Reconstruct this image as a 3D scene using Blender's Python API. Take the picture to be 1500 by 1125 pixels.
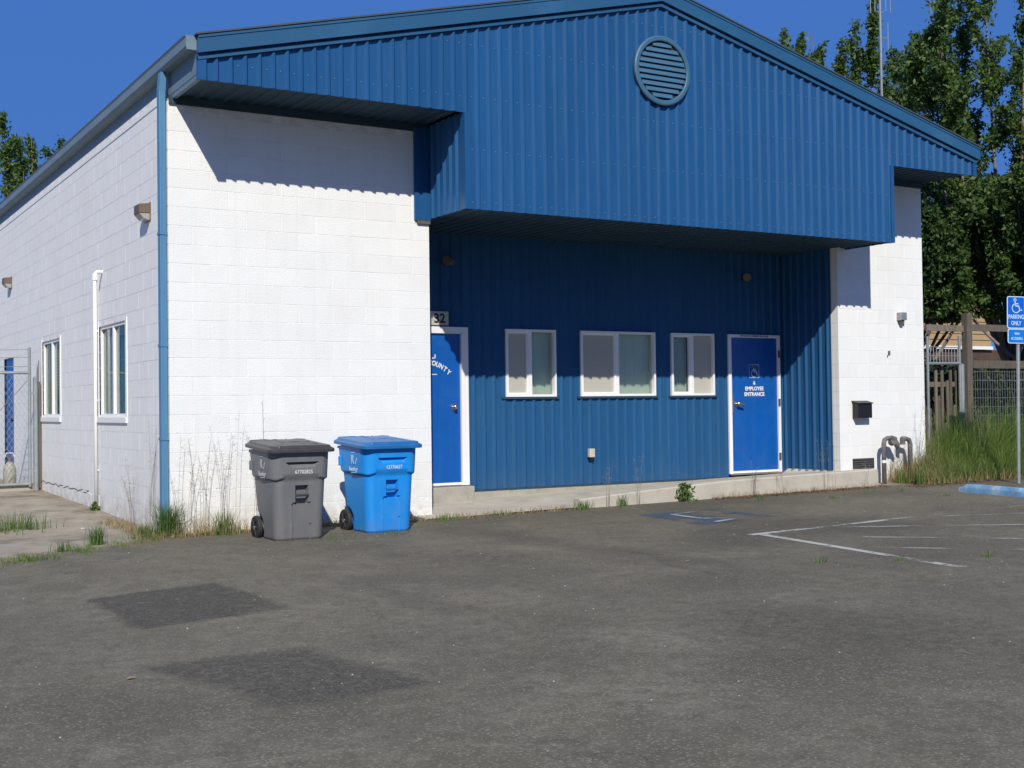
import bpy, bmesh, math, random
import numpy as np
from mathutils import Vector, Matrix, Euler, noise
random.seed(7); rng = np.random.default_rng(7)
S = bpy.context.scene
col = S.collection
for o in list(bpy.data.objects): bpy.data.objects.remove(o)
# ------------------------------------------------------------------ camera
CAM = Vector((-3.7036, -13.3350, 1.2560))
YAW, PITCH, ROLL, FPX = 0.538025, 0.0185346, -0.0128186, 1833.74
Fv = Vector((math.sin(YAW)*math.cos(PITCH), math.cos(YAW)*math.cos(PITCH), math.sin(PITCH)))
R0 = Vector((math.cos(YAW), -math.sin(YAW), 0)); U0 = R0.cross(Fv)
Rv = math.cos(ROLL)*R0 + math.sin(ROLL)*U0; Uv = -math.sin(ROLL)*R0 + math.cos(ROLL)*U0
cd = bpy.data.cameras.new('camera'); cam = bpy.data.objects.new('camera', cd); col.objects.link(cam)
m = Matrix.Identity(4)
for i in range(3):
    m[i][0] = Rv[i]; m[i][1] = Uv[i]; m[i][2] = -Fv[i]; m[i][3] = CAM[i]
cam.matrix_world = m
cd.sensor_width = 36; cd.lens = 36*FPX/1500; cd.clip_end = 2000; cd.clip_start = .1
S.camera = cam
# ------------------------------------------------------------------ world, sun, exposure
SUN = Vector((-.484, -.911, .82)).normalized()
EL = math.asin(SUN.z); AZ = math.atan2(SUN.x, SUN.y)
w = bpy.data.worlds.new('World'); S.world = w; w.use_nodes = True
nt = w.node_tree; bg = nt.nodes['Background']
sky = nt.nodes.new('ShaderNodeTexSky'); sky.sky_type = 'NISHITA'; sky.sun_disc = False
sky.sun_elevation = EL; sky.sun_rotation = AZ
sky.altitude = 0; sky.air_density = .7; sky.dust_density = 0; sky.ozone_density = 10
smx = nt.nodes.new('ShaderNodeMix'); smx.data_type = 'RGBA'; smx.inputs[0].default_value = .85
nt.links.new(sky.outputs[0], smx.inputs[6]); smx.inputs[7].default_value = (.68, 2.08, 6.5, 1)   # deep clear blue, even over the dome
nt.links.new(smx.outputs[2], bg.inputs[0]); bg.inputs[1].default_value = .085
sd = bpy.data.lights.new('sun', 'SUN'); sd.energy = 4.8; sd.angle = math.radians(.53); sd.color = (1, .95, .86)
so = bpy.data.objects.new('sun', sd); col.objects.link(so)
so.rotation_euler = SUN.to_track_quat('Z', 'Y').to_euler(); so.location = (-8, -14, 14)
S.view_settings.view_transform = 'Standard'; S.view_settings.look = 'None'
S.view_settings.exposure = 0; S.view_settings.gamma = 1; S.view_settings.use_curve_mapping = False

# ------------------------------------------------------------------ materials
def nn(nt, t, **k):
    n = nt.nodes.new(t)
    for a, b in k.items(): setattr(n, a, b)
    return n
def mat(name, c, rough=.6, metal=0, var=.08, vscale=3, bump=0, bscale=40, spec=.5, tint=None, tscale=1.2, objvar=0, stretch=None, coat=0, splash=None, streak=None):
    m = bpy.data.materials.new(name); m.use_nodes = True; t = m.node_tree; p = t.nodes['Principled BSDF']
    L = t.links.new
    tc = nn(t, 'ShaderNodeTexCoord'); src = tc.outputs['Object']
    geo = nn(t, 'ShaderNodeNewGeometry'); src = geo.outputs['Position']
    if stretch:
        mp = nn(t, 'ShaderNodeMapping'); mp.inputs['Scale'].default_value = stretch; L(src, mp.inputs[0]); src = mp.outputs[0]
    n1 = nn(t, 'ShaderNodeTexNoise'); n1.inputs['Scale'].default_value = vscale; n1.inputs['Detail'].default_value = 6; n1.inputs['Roughness'].default_value = .65
    L(src, n1.inputs['Vector'])
    mx = nn(t, 'ShaderNodeMix', data_type='RGBA'); L(n1.outputs['Fac'], mx.inputs[0])
    mr = nn(t, 'ShaderNodeMapRange'); mr.inputs[1].default_value = .3; mr.inputs[2].default_value = .7
    L(n1.outputs['Fac'], mr.inputs[0]); L(mr.outputs[0], mx.inputs[0])
    mx.inputs[6].default_value = tuple(x*(1-var) for x in c)+(1,); mx.inputs[7].default_value = tuple(min(1, x*(1+var)) for x in c)+(1,)
    out = mx.outputs[2]
    if tint:
        n2 = nn(t, 'ShaderNodeTexNoise'); n2.inputs['Scale'].default_value = tscale; n2.inputs['Detail'].default_value = 8; n2.inputs['Roughness'].default_value = .7
        L(src, n2.inputs['Vector'])
        m2 = nn(t, 'ShaderNodeMapRange'); m2.inputs[1].default_value = .52; m2.inputs[2].default_value = .72; m2.inputs[4].default_value = tint[3]
        L(n2.outputs['Fac'], m2.inputs[0])
        mx2 = nn(t, 'ShaderNodeMix', data_type='RGBA'); L(m2.outputs[0], mx2.inputs[0]); L(out, mx2.inputs[6]); mx2.inputs[7].default_value = tuple(tint[:3])+(1,)
        out = mx2.outputs[2]
    if streak:
        mp2 = nn(t, 'ShaderNodeMapping'); mp2.inputs['Scale'].default_value = (7, 7, .35); L(geo.outputs['Position'], mp2.inputs[0])
        ns = nn(t, 'ShaderNodeTexNoise'); ns.inputs['Scale'].default_value = 1.6; ns.inputs['Detail'].default_value = 7; ns.inputs['Roughness'].default_value = .7; L(mp2.outputs[0], ns.inputs['Vector'])
        m5 = nn(t, 'ShaderNodeMapRange'); m5.inputs[1].default_value = .50; m5.inputs[2].default_value = .74; m5.inputs[4].default_value = streak[3]; L(ns.outputs['Fac'], m5.inputs[0])
        mx5 = nn(t, 'ShaderNodeMix', data_type='RGBA'); L(m5.outputs[0], mx5.inputs[0]); L(out, mx5.inputs[6]); mx5.inputs[7].default_value = tuple(streak[:3])+(1,); out = mx5.outputs[2]
    if splash:
        sx = nn(t, 'ShaderNodeSeparateXYZ'); L(geo.outputs['Position'], sx.inputs[0])
        m6 = nn(t, 'ShaderNodeMapRange'); m6.inputs[1].default_value = .55; m6.inputs[2].default_value = -.05; L(sx.outputs[2], m6.inputs[0])
        n6 = nn(t, 'ShaderNodeTexNoise'); n6.inputs['Scale'].default_value = 5; n6.inputs['Detail'].default_value = 8; n6.inputs['Roughness'].default_value = .75; L(geo.outputs['Position'], n6.inputs['Vector'])
        m7 = nn(t, 'ShaderNodeMapRange'); m7.inputs[1].default_value = .40; m7.inputs[2].default_value = .62; m7.inputs[4].default_value = splash[3]; L(n6.outputs['Fac'], m7.inputs[0])
        pw = nn(t, 'ShaderNodeMath', operation='POWER'); L(m6.outputs[0], pw.inputs[0]); pw.inputs[1].default_value = 1.6
        mm = nn(t, 'ShaderNodeMath', operation='MULTIPLY'); L(pw.outputs[0], mm.inputs[0]); L(m7.outputs[0], mm.inputs[1])
        mx6 = nn(t, 'ShaderNodeMix', data_type='RGBA'); L(mm.outputs[0], mx6.inputs[0]); L(out, mx6.inputs[6]); mx6.inputs[7].default_value = tuple(splash[:3])+(1,); out = mx6.outputs[2]
    if objvar:
        oi = nn(t, 'ShaderNodeObjectInfo'); h = nn(t, 'ShaderNodeHueSaturation')
        m3 = nn(t, 'ShaderNodeMapRange'); m3.inputs[3].default_value = 1-objvar; m3.inputs[4].default_value = 1+objvar
        L(oi.outputs['Random'], m3.inputs[0]); L(m3.outputs[0], h.inputs['Value']); L(out, h.inputs['Color']); out = h.outputs[0]
    L(out, p.inputs['Base Color'])
    p.inputs['Roughness'].default_value = rough; p.inputs['Metallic'].default_value = metal
    p.inputs['Specular IOR Level'].default_value = spec; p.inputs['Coat Weight'].default_value = coat
    if bump:
        n3 = nn(t, 'ShaderNodeTexNoise'); n3.inputs['Scale'].default_value = bscale; n3.inputs['Detail'].default_value = 4
        L(src, n3.inputs['Vector']); b = nn(t, 'ShaderNodeBump'); b.inputs['Strength'].default_value = bump; b.inputs['Distance'].default_value = .01
        L(n3.outputs['Fac'], b.inputs['Height']); L(b.outputs[0], p.inputs['Normal'])
    return m
M = {}
M['block'] = mat('painted_block', (.785,.788,.760), .62, var=.035, vscale=2.2, bump=.35, bscale=55, tint=(.60,.57,.50,.30), tscale=1.1, objvar=.022, spec=.3, splash=(.36,.29,.20,.75), streak=(.60,.58,.53,.22))
M['mortar'] = mat('painted_mortar', (.755,.755,.73), .8, var=.2, vscale=6, bump=.3, bscale=60)
M['blue'] = mat('blue_sheet_metal', (.0125,.080,.215), .36, var=.07, vscale=1.3, stretch=(3,3,.5), objvar=.05, tint=(.030,.105,.225,.4), tscale=1.7, spec=.42, streak=(.045,.12,.22,.28))
M['blue_recess'] = mat('blue_wall_panel', (.015,.082,.200), .50, var=.06, vscale=1.5, stretch=(3,3,.5), objvar=.045, tint=(.030,.105,.205,.4), tscale=2, spec=.22, streak=(.045,.12,.20,.25), splash=(.10,.12,.13,.5))
M['soffit'] = mat('blue_soffit', (.03,.062,.092), .55, var=.1, spec=.25)
M['rake'] = mat('blue_rake_trim', (.019,.092,.195), .45, var=.06, vscale=1.2, tint=(.05,.15,.26,.4))
M['gutter'] = mat('weathered_gutter', (.14,.21,.26), .55, var=.1, vscale=2, tint=(.25,.27,.28,.5), tscale=2.5)
M['downspout'] = mat('blue_downspout', (.085,.22,.37), .4, var=.06)
M['vent'] = mat('vent_paint', (.045,.125,.205), .5, var=.06)
M['dark'] = mat('dark_interior', (.02,.022,.025), .9, var=.1)
M['roof'] = mat('roof_sheet', (.06,.075,.08), .5, var=.2, tint=(.12,.08,.05,.5), tscale=5)
M['white'] = mat('white_trim_paint', (.80,.80,.79), .45, var=.03, tint=(.6,.58,.52,.25), tscale=3)
M['door'] = mat('bright_blue_door', (.004,.088,.36), .35, var=.08, vscale=2.5, spec=.5, tint=(.03,.12,.34,.5), tscale=3, streak=(.03,.12,.32,.3))
M['steel'] = mat('brushed_steel', (.55,.52,.47), .3, metal=1, var=.1)
M['galv'] = mat('galvanised_steel', (.34,.375,.375), .5, metal=.6, var=.15, vscale=9)
M['concrete'] = mat('walk_concrete', (.46,.425,.35), .85, var=.12, vscale=2.5, bump=.4, bscale=60, tint=(.25,.22,.17,.55), tscale=2.2, spec=.2)
M['stem'] = mat('stem_wall_concrete', (.36,.34,.29), .9, var=.15, vscale=4, bump=.5, bscale=40, tint=(.18,.15,.11,.6), tscale=5, spec=.2)
M['black'] = mat('black_plastic', (.012,.012,.013), .45, var=.2)
M['rubber'] = mat('black_rubber', (.02,.02,.021), .7, var=.2)
M['bin_grey'] = mat('grey_bin_plastic', (.140,.146,.152), .5, var=.08, vscale=5, bump=.12, bscale=260, tint=(.21,.20,.18,.5), tscale=4, streak=(.22,.21,.19,.35), splash=(.16,.13,.10,.6), spec=.4)
M['bin_greylid'] = mat('grey_bin_lid', (.050,.047,.050), .42, var=.08, vscale=5, bump=.1, bscale=260, tint=(.12,.11,.10,.4), tscale=4)
M['bin_blue'] = mat('blue_bin_plastic', (.007,.245,.70), .5, var=.06, vscale=5, bump=.12, bscale=260, spec=.4, tint=(.06,.30,.68,.4), tscale=4, streak=(.07,.28,.60,.3), splash=(.10,.17,.28,.6))
M['bin_bluelid'] = mat('blue_bin_lid', (.014,.125,.34), .42, var=.06, vscale=5, bump=.1, bscale=260, tint=(.07,.2,.4,.4), tscale=4)
M['print'] = mat('white_print', (.70,.71,.70), .6, var=.1, vscale=60)
M['binprint'] = mat('worn_bin_print', (.42,.44,.45), .6, var=.3, vscale=90)
M['faded_print'] = mat('faded_white_print', (.42,.62,.82), .6, var=.1)
M['ink'] = mat('black_ink', (.015,.014,.016), .6)
M['plate'] = mat('number_plate', (.48,.46,.41), .6, var=.12, vscale=9)
M['wood'] = mat('weathered_wood', (.15,.125,.10), .85, var=.3, vscale=4, stretch=(8,8,.8), bump=.5, bscale=30, objvar=.25, spec=.2)
M['wood2'] = mat('brown_timber', (.135,.118,.095), .85, var=.25, vscale=4, stretch=(8,8,.8), bump=.4, bscale=30, objvar=.12, spec=.2)
M['sign'] = mat('sign_blue', (.004,.10,.52), .35, var=.06)
M['sign2'] = mat('sign_blue_light', (.006,.16,.56), .35, var=.06)
M['signwhite'] = mat('sign_white', (.50,.70,.86), .4, var=.05)
M['pipe'] = mat('grey_pipe_paint', (.13,.12,.12), .6, var=.35, vscale=12, metal=.1)
M['brown_metal'] = mat('bronze_fixture', (.16,.12,.085), .45, var=.1, metal=.3)
M['lens'] = mat('fixture_lens', (.36,.36,.34), .15, var=.05, spec=.8)
M['bark'] = mat('tree_bark', (.20,.165,.13), .9, var=.3, vscale=6, bump=.6, bscale=20, spec=.2)
M['tan'] = mat('ochre_siding', (.36,.25,.13), .7, var=.06, objvar=.04)
M['redwall'] = mat('red_brown_boards', (.075,.045,.032), .8, var=.25, vscale=3, objvar=.2)
M['litter'] = mat('dry_leaf_litter', (.17,.085,.05), .9, var=.5, vscale=30)
M['stone'] = mat('cylinder_tank', (.34,.33,.26), .6, var=.08, vscale=3)
def leaf_mat(name, c, c2, trans=.35):
    m = bpy.data.materials.new(name); m.use_nodes = True; t = m.node_tree; p = t.nodes['Principled BSDF']; L = t.links.new
    g = nn(t, 'ShaderNodeNewGeometry'); rmp = nn(t, 'ShaderNodeMix', data_type='RGBA')
    L(g.outputs['Random Per Island'], rmp.inputs[0]); rmp.inputs[6].default_value = c+(1,); rmp.inputs[7].default_value = c2+(1,)
    L(rmp.outputs[2], p.inputs['Base Color']); p.inputs['Roughness'].default_value = .5; p.inputs['Specular IOR Level'].default_value = .35
    tr = nn(t, 'ShaderNodeBsdfTranslucent'); h = nn(t, 'ShaderNodeHueSaturation'); h.inputs['Value'].default_value = 1.3; h.inputs['Hue'].default_value = .49
    L(rmp.outputs[2], h.inputs['Color']); L(h.outputs[0], tr.inputs[0])
    ms = nn(t, 'ShaderNodeMixShader'); ms.inputs[0].default_value = trans; L(p.outputs[0], ms.inputs[1]); L(tr.outputs[0], ms.inputs[2])
    L(ms.outputs[0], t.nodes['Material Output'].inputs[0]); return m
M['leaf'] = leaf_mat('tree_leaf', (.034,.082,.018), (.135,.21,.048), .40)
M['leaf2'] = leaf_mat('tree_leaf_deep', (.024,.058,.016), (.085,.145,.034), .33)
M['grass'] = leaf_mat('tall_grass', (.075,.17,.03), (.26,.34,.08), .42)
M['drygrass'] = leaf_mat('dry_grass', (.22,.15,.06), (.42,.34,.17), .3)
M['weedgreen'] = leaf_mat('weed_green', (.06,.13,.03), (.16,.24,.06), .35)
M['stalk'] = leaf_mat('dry_stalk', (.20,.17,.11), (.38,.33,.22), .2)
def glass_mat(name, tint=(.85,.9,.88), rough=.02, op=.25):
    m = bpy.data.materials.new(name); m.use_nodes = True; t = m.node_tree; L = t.links.new
    t.nodes.remove(t.nodes['Principled BSDF'])
    tr = nn(t, 'ShaderNodeBsdfTransparent'); tr.inputs[0].default_value = tint+(1,)
    gl = nn(t, 'ShaderNodeBsdfGlossy'); gl.inputs['Roughness'].default_value = rough
    fr = nn(t, 'ShaderNodeFresnel'); fr.inputs[0].default_value = 1.52
    ad = nn(t, 'ShaderNodeMath', operation='MULTIPLY_ADD'); ad.inputs[1].default_value = .45; ad.inputs[2].default_value = 0
    L(fr.outputs[0], ad.inputs[0])
    ms = nn(t, 'ShaderNodeMixShader'); L(ad.outputs[0], ms.inputs[0]); L(tr.outputs[0], ms.inputs[1]); L(gl.outputs[0], ms.inputs[2])
    L(ms.outputs[0], t.nodes['Material Output'].inputs[0]); return m
M['glass'] = glass_mat('window_glass')
def screen_mat():
    m = bpy.data.materials.new('insect_screen'); m.use_nodes = True; t = m.node_tree; L = t.links.new
    p = t.nodes['Principled BSDF']; p.inputs['Base Color'].default_value = (.55,.53,.46,1); p.inputs['Roughness'].default_value = .8
    tr = nn(t, 'ShaderNodeBsdfTransparent'); ms = nn(t, 'ShaderNodeMixShader'); ms.inputs[0].default_value = .72
    L(tr.outputs[0], ms.inputs[1]); L(p.outputs[0], ms.inputs[2]); L(ms.outputs[0], t.nodes['Material Output'].inputs[0]); return m
M['screen'] = screen_mat()
M['blind'] = mat('vinyl_blind', (.82,.83,.72), .6, var=.06)
M['blindgrey'] = mat('grey_vinyl_blind', (.58,.56,.48), .6, var=.06)
M['green'] = mat('green_curtain', (.05,.24,.12), .8, var=.2)
M['lawnoutside'] = M['dark']

# ------------------------------------------------------------------ mesh helpers
class MB:
    def __init__(s): s.v = []; s.f = []
    def add(s, vs, fs):
        b = len(s.v); s.v += [tuple(q) for q in vs]; s.f += [tuple(i+b for i in f) for f in fs]; return s
    def box(s, x0, x1, y0, y1, z0, z1):
        v = [(x0,y0,z0),(x1,y0,z0),(x1,y1,z0),(x0,y1,z0),(x0,y0,z1),(x1,y0,z1),(x1,y1,z1),(x0,y1,z1)]
        return s.add(v, [(0,3,2,1),(4,5,6,7),(0,1,5,4),(1,2,6,5),(2,3,7,6),(3,0,4,7)])
    def tube(s, pts, r, n=8, caps=True):
        pts = [Vector(p) for p in pts]; rs = r if hasattr(r, '__len__') else [r]*len(pts)
        b = len(s.v); up = None
        for i, p in enumerate(pts):
            d = (pts[min(i+1, len(pts)-1)]-pts[max(i-1, 0)]).normalized()
            if up is None:
                up = d.orthogonal().normalized()
            a = (up - d*up.dot(d)).normalized(); up = a; c = d.cross(a)
            for k in range(n):
                t = 2*math.pi*k/n; s.v.append(tuple(p+(a*math.cos(t)+c*math.sin(t))*rs[i]))
        for i in range(len(pts)-1):
            for k in range(n):
                q = (k+1) % n; s.f.append((b+i*n+k, b+i*n+q, b+(i+1)*n+q, b+(i+1)*n+k))
        if caps:
            s.f.append(tuple(b+k for k in range(n))[::-1]); s.f.append(tuple(b+(len(pts)-1)*n+k for k in range(n)))
        return s
    def disc(s, c, ax, r, h, n=24):
        c = Vector(c); ax = Vector(ax).normalized(); return s.tube([c, c+ax*h], r, n)
    def build(s, name, m, parent=None, smooth=False, bevel=0, loc=None):
        me = bpy.data.meshes.new(name); me.from_pydata(s.v, [], s.f); me.update()
        if smooth:
            me.shade_smooth()
        me.materials.append(m if not isinstance(m, str) else M[m])
        return link(name, me, parent, bevel, loc)
def link(name, me, parent=None, bevel=0, loc=None):
    o = bpy.data.objects.new(name, me); col.objects.link(o)
    if parent is not None:
        o.parent = parent; o.matrix_parent_inverse = Matrix.Translation(-WL(parent))
    if loc is not None: o.location = loc
    if bevel:
        b = o.modifiers.new('bevel', 'BEVEL'); b.width = bevel; b.segments = 2; b.limit_method = 'ANGLE'; b.angle_limit = .6
    return o
_wl = {}
def WL(o):
    return _wl.get(o.name, Vector((0,0,0)))
def thing(name, label, cat, loc=(0,0,0), group=None):
    o = bpy.data.objects.new(name, None); col.objects.link(o); o.location = loc; _wl[o.name] = Vector(loc)
    o.empty_display_size = .1
    tag(o, label, cat, group); return o
def tag(o, label, cat, group=None):
    o['label'] = label; o['category'] = cat
    if group: o['group'] = group
    return o
def struct(o): o['kind'] = 'structure'; return o
def stuff(o): o['kind'] = 'stuff'; return o
def text(s, size, mtx, name, m, parent, align='CENTER', depth=.0012, bold=0, xs=1.0, space=1.0):
    c = bpy.data.curves.new(name, 'FONT'); c.body = s; c.size = size; c.align_x = align; c.align_y = 'CENTER'; c.extrude = depth; c.offset = bold; c.resolution_u = 3; c.space_character = space
    t = bpy.data.objects.new(name, c); col.objects.link(t); bpy.context.view_layer.update()
    me = bpy.data.meshes.new_from_object(t.evaluated_get(bpy.context.evaluated_depsgraph_get()))
    bpy.data.objects.remove(t); me.transform(Matrix.Diagonal((xs,1,1,1))); me.transform(mtx); me.materials.clear(); me.materials.append(M[m])
    return link(name, me, parent)
def FRONT(x, y, z): return Matrix.Translation((x,y,z)) @ Matrix.Rotation(math.pi/2, 4, 'X')          # faces -Y
def LEFT(x, y, z): return Matrix.Translation((x,y,z)) @ Matrix.Rotation(-math.pi/2, 4, 'Z') @ Matrix.Rotation(math.pi/2, 4, 'X')   # faces -X

def ground_z(x, y):
    x = np.asarray(x, float); y = np.asarray(y, float)
    z = -.055+.010*np.clip(x, -2, 12)+.012*np.maximum(np.minimum(y, 0), -40)
    side = np.interp(y, [0, 1.4, 3.1, 7.1, 30], [0, 0, .05, .115, .115])
    return z + side*np.clip((2-x)/1.0, 0, 1)

# ------------------------------------------------------------------ ground
def make_ground():
    def axis(lo, hi, step, far):
        a = list(np.arange(lo, hi+1e-6, step)); l = []; d = step; q = lo
        while q > -far: d *= 1.35; q -= d; l.append(q)
        r = []; d = step; q = hi
        while q < far: d *= 1.35; q += d; r.append(q)
        return np.array(l[::-1]+a+r)
    xs = axis(-7, 16, .055, 900); ys = axis(-13, 9, .055, 900)
    X, Y = np.meshgrid(xs, ys); Z = ground_z(X, Y)
    nx, ny = len(xs), len(ys)
    # masks
    def quad(pts, X, Y, soft=.06):
        d = np.full(X.shape, 1e9); n = len(pts)
        A = sum(pts[i][0]*pts[(i+1)%n][1]-pts[(i+1)%n][0]*pts[i][1] for i in range(n))
        sg = 1 if A > 0 else -1
        for i in range(n):
            (x0,y0),(x1,y1) = pts[i], pts[(i+1)%n]; L = math.hypot(x1-x0, y1-y0)
            d = np.minimum(d, sg*((x1-x0)*(Y-y0)-(y1-y0)*(X-x0))/L)
        return np.clip(d/soft+.5, 0, 1)
    rn = rng.normal(size=(4, 60)); 
    def fbm(X, Y, s, seed):
        r = np.random.default_rng(seed); o = np.zeros(X.shape)
        for k in range(26):
            a = r.uniform(0, 6.28); f = s*2**r.uniform(-1.2, 2.6); o += np.sin((X*math.cos(a)+Y*math.sin(a))*f+r.uniform(0, 6.28))/(f/s)**.7
        return o/5
    jx = fbm(X, Y, 5, 1)*.035; jy = fbm(X, Y, 5, 2)*.035
    P = np.zeros(X.shape)
    P = np.maximum(P, quad([(-1.66,-3.80),(-.62,-3.62),(-.55,-5.0),(-1.65,-5.2)], X+jx, Y+jy, .04)*(1.15-.6*np.clip((X+1.0)/.55, 0, 1)*np.clip((-4.4-Y)/.6, 0, 1)))
    P = np.maximum(P, .95*quad([(-1.95,-6.35),(-.98,-6.35),(-.74,-7.65),(-1.58,-7.62)], X+jx, Y+jy, .12))
    P = np.maximum(P, .45*quad([(.1,-4.0),(.35,-4.2),(.5,-5.9),(.1,-5.9)], X+2*jx, Y+2*jy, .2))
    P = np.maximum(P, .5*quad([(2.2,-1.2),(2.9,-1.1),(3.4,-5.4),(3.1,-5.5)], X+2*jx, Y+2*jy, .3))
    def path(pts, wd, soft):
        d = np.full(X.shape, 9.)
        for (x0,y0),(x1,y1) in zip(pts[:-1], pts[1:]):
            dx, dy = x1-x0, y1-y0; t_ = np.clip(((X-x0)*dx+(Y-y0)*dy)/(dx*dx+dy*dy), 0, 1)
            d = np.minimum(d, np.hypot(X+2*jx-x0-t_*dx, Y+2*jy-y0-t_*dy))
        return np.clip((wd-d)/soft, 0, 1)
    P = np.maximum(P, .9*path([(2.55,-1.75),(2.95,-2.75),(3.05,-4.2),(2.75,-5.7)], .10, .10))
    P = np.maximum(P, .7*path([(2.95,-4.9),(3.6,-5.1),(5.2,-6.0)], .16, .2)*np.clip(.6+fbm(X, Y, 3, 31), 0, 1))
    P = np.maximum(P, .8*path([(5.6,-7.2),(6.6,-6.9),(8.0,-6.6)], .22, .25)*np.clip(.7+fbm(X, Y, 2, 32), 0, 1))
    P = np.maximum(P, .7*path([(7.2,-4.0),(7.4,-4.8),(7.3,-5.8)], .10, .15))
    P = np.maximum(P, .62*np.clip(fbm(X, Y, .9, 33)*1.6-.25, 0, 1)*np.clip((X+.5)/1.5, 0, 1))
    P = np.maximum(P, .40*np.clip((Y+1.9)/.9, 0, 1)*np.clip((X-2)/1.0, 0, 1))
    P = np.maximum(P, .38*np.clip((X-3.2+fbm(X, Y, .8, 5)*.7)/1.8, 0, 1)*np.clip(.55+fbm(X, Y, 1.1, 3), 0, 1))
    P = np.maximum(P, .45*np.clip(fbm(X, Y, 1.3, 4)-.35, 0, 1)*np.clip((-6.5-Y)/1.5, 0, 1))
    # concrete / dirt apron beside the building
    e = -.15+.62*(X-0.0)+fbm(X, Y, 3, 6)*.10
    e = np.where(X > 0, -.15-.0*X, e)
    C = np.clip((Y-e)/.08+.5, 0, 1)*(X < 1.2)
    C = np.maximum(C, np.clip((Y+.62+fbm(X, Y, 4, 9)*.12)/.25, 0, 1)*(X > 10.35))
    D = np.clip(1-np.abs(Y-e-.02)/.22+fbm(X, Y, 4, 8)*.8, 0, 1)*(X < .9)
    D = np.maximum(D, np.clip(1-np.abs(Y+.35)/.28+fbm(X, Y, 4, 10)*.6, 0, 1)*np.clip((X-6.5)/1.0, 0, 1)*.8)
    D = np.maximum(D, np.clip(.25-np.abs(Y+.12)+fbm(X, Y, 6, 12)*.08, 0, 1)*4*(X < 2.6)*(X > -.1))
    D = np.maximum(D, np.clip(1-np.abs(X+.12)/.30, 0, 1)*(Y > .2)*.8)
    D = np.maximum(D, (X > 10.6)*np.clip((Y+.75)/.15, 0, 1)); D = np.clip(D, 0, 1)
    co = np.empty((nx*ny, 3)); co[:,0] = X.ravel(); co[:,1] = Y.ravel(); co[:,2] = Z.ravel()
    i = np.arange((ny-1)*(nx-1)); r = i//(nx-1); c = i % (nx-1); a = r*nx+c
    q = np.stack([a, a+1, a+nx+1, a+nx], 1)
    me = bpy.data.meshes.new('ground'); me.vertices.add(nx*ny); me.vertices.foreach_set('co', co.ravel())
    me.loops.add(q.size); me.loops.foreach_set('vertex_index', q.ravel().astype(np.int32))
    me.polygons.add(len(q)); me.polygons.foreach_set('loop_start', np.arange(0, q.size, 4, dtype=np.int32)); me.update(calc_edges=True)
    at = me.color_attributes.new('wear', 'FLOAT_COLOR', 'POINT')
    cc = np.zeros((nx*ny, 4), np.float32); cc[:,0] = P.ravel(); cc[:,1] = C.ravel(); cc[:,2] = D.ravel(); cc[:,3] = 1
    at.data.foreach_set('color', cc.ravel())
    m = bpy.data.materials.new('aged_asphalt'); m.use_nodes = True; t = m.node_tree; p = t.nodes['Principled BSDF']; L = t.links.new
    g = nn(t, 'ShaderNodeNewGeometry'); pos = g.outputs['Position']
    def noise_(sc, det=6, ro=.6):
        n = nn(t, 'ShaderNodeTexNoise'); n.inputs['Scale'].default_value = sc; n.inputs['Detail'].default_value = det; n.inputs['Roughness'].default_value = ro; L(pos, n.inputs['Vector']); return n.outputs['Fac']
    def mr(src, a, b, c=0, d=1):
        n = nn(t, 'ShaderNodeMapRange'); L(src, n.inputs[0])
        for k, v_ in zip((1,2,3,4), (a,b,c,d)): n.inputs[k].default_value = v_
        return n.outputs[0]
    def mix(f, a, b, mode='MIX'):
        n = nn(t, 'ShaderNodeMix', data_type='RGBA', blend_type=mode)
        for sock, val in ((0, f), (6, a), (7, b)):
            if isinstance(val, (tuple, float, int)): n.inputs[sock].default_value = (tuple(val)+(1,)) if isinstance(val, tuple) else val
            else: L(val, n.inputs[sock])
        return n.outputs[2]
    ca = nn(t, 'ShaderNodeVertexColor'); ca.layer_name = 'wear'; sp = nn(t, 'ShaderNodeSeparateColor'); L(ca.outputs[0], sp.inputs[0])
    base = mix(mr(noise_(.8, 8, .7), .35, .65), (.156,.139,.098), (.232,.208,.152))
    base = mix(mr(noise_(7, 6, .75), .42, .68), base, (.108,.097,.067))
    base = mix(mr(noise_(1.9, 8, .75), .50, .66, 0, .55), base, (.128,.124,.072))
    base = mix(mr(noise_(.45, 6, .7), .46, .62, 0, .65), base, (.084,.076,.058))
    base = mix(mr(noise_(55, 3, .7), .36, .62, 0, .6), base, (.096,.087,.062))
    vo = nn(t, 'ShaderNodeTexVoronoi'); vo.inputs['Scale'].default_value = 95; L(pos, vo.inputs['Vector'])
    spk = nn(t, 'ShaderNodeSeparateColor'); L(vo.outputs['Color'], spk.inputs[0])
    base = mix(mr(spk.outputs[0], .83, .89, 0, .48), base, (.27,.245,.19))
    base = mix(mr(spk.outputs[1], .982, .986, 0, .5), base, (.32,.30,.25))
    pat = mix(mr(noise_(60, 3), .4, .6), (.054,.049,.038), (.092,.083,.064)); pat = mix(mr(spk.outputs[1], .93, .95, 0, .6), pat, (.20,.19,.17))
    n9 = nn(t, 'ShaderNodeMath', operation='MULTIPLY_ADD'); L(noise_(14, 5, .7), n9.inputs[0]); n9.inputs[1].default_value = 2.2; n9.inputs[2].default_value = -.25
    n8 = nn(t, 'ShaderNodeMath', operation='MULTIPLY'); L(sp.outputs[0], n8.inputs[0]); L(n9.outputs[0], n8.inputs[1])
    n8.use_clamp = True
    base = mix(n8.outputs[0], base, pat)
    conc = mix(mr(noise_(2.5, 8, .7), .35, .65), (.26,.225,.165), (.36,.32,.25)); conc = mix(mr(noise_(1.1, 8, .7), .5, .65), conc, (.15,.125,.09))
    base = mix(sp.outputs[1], base, conc)
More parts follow.
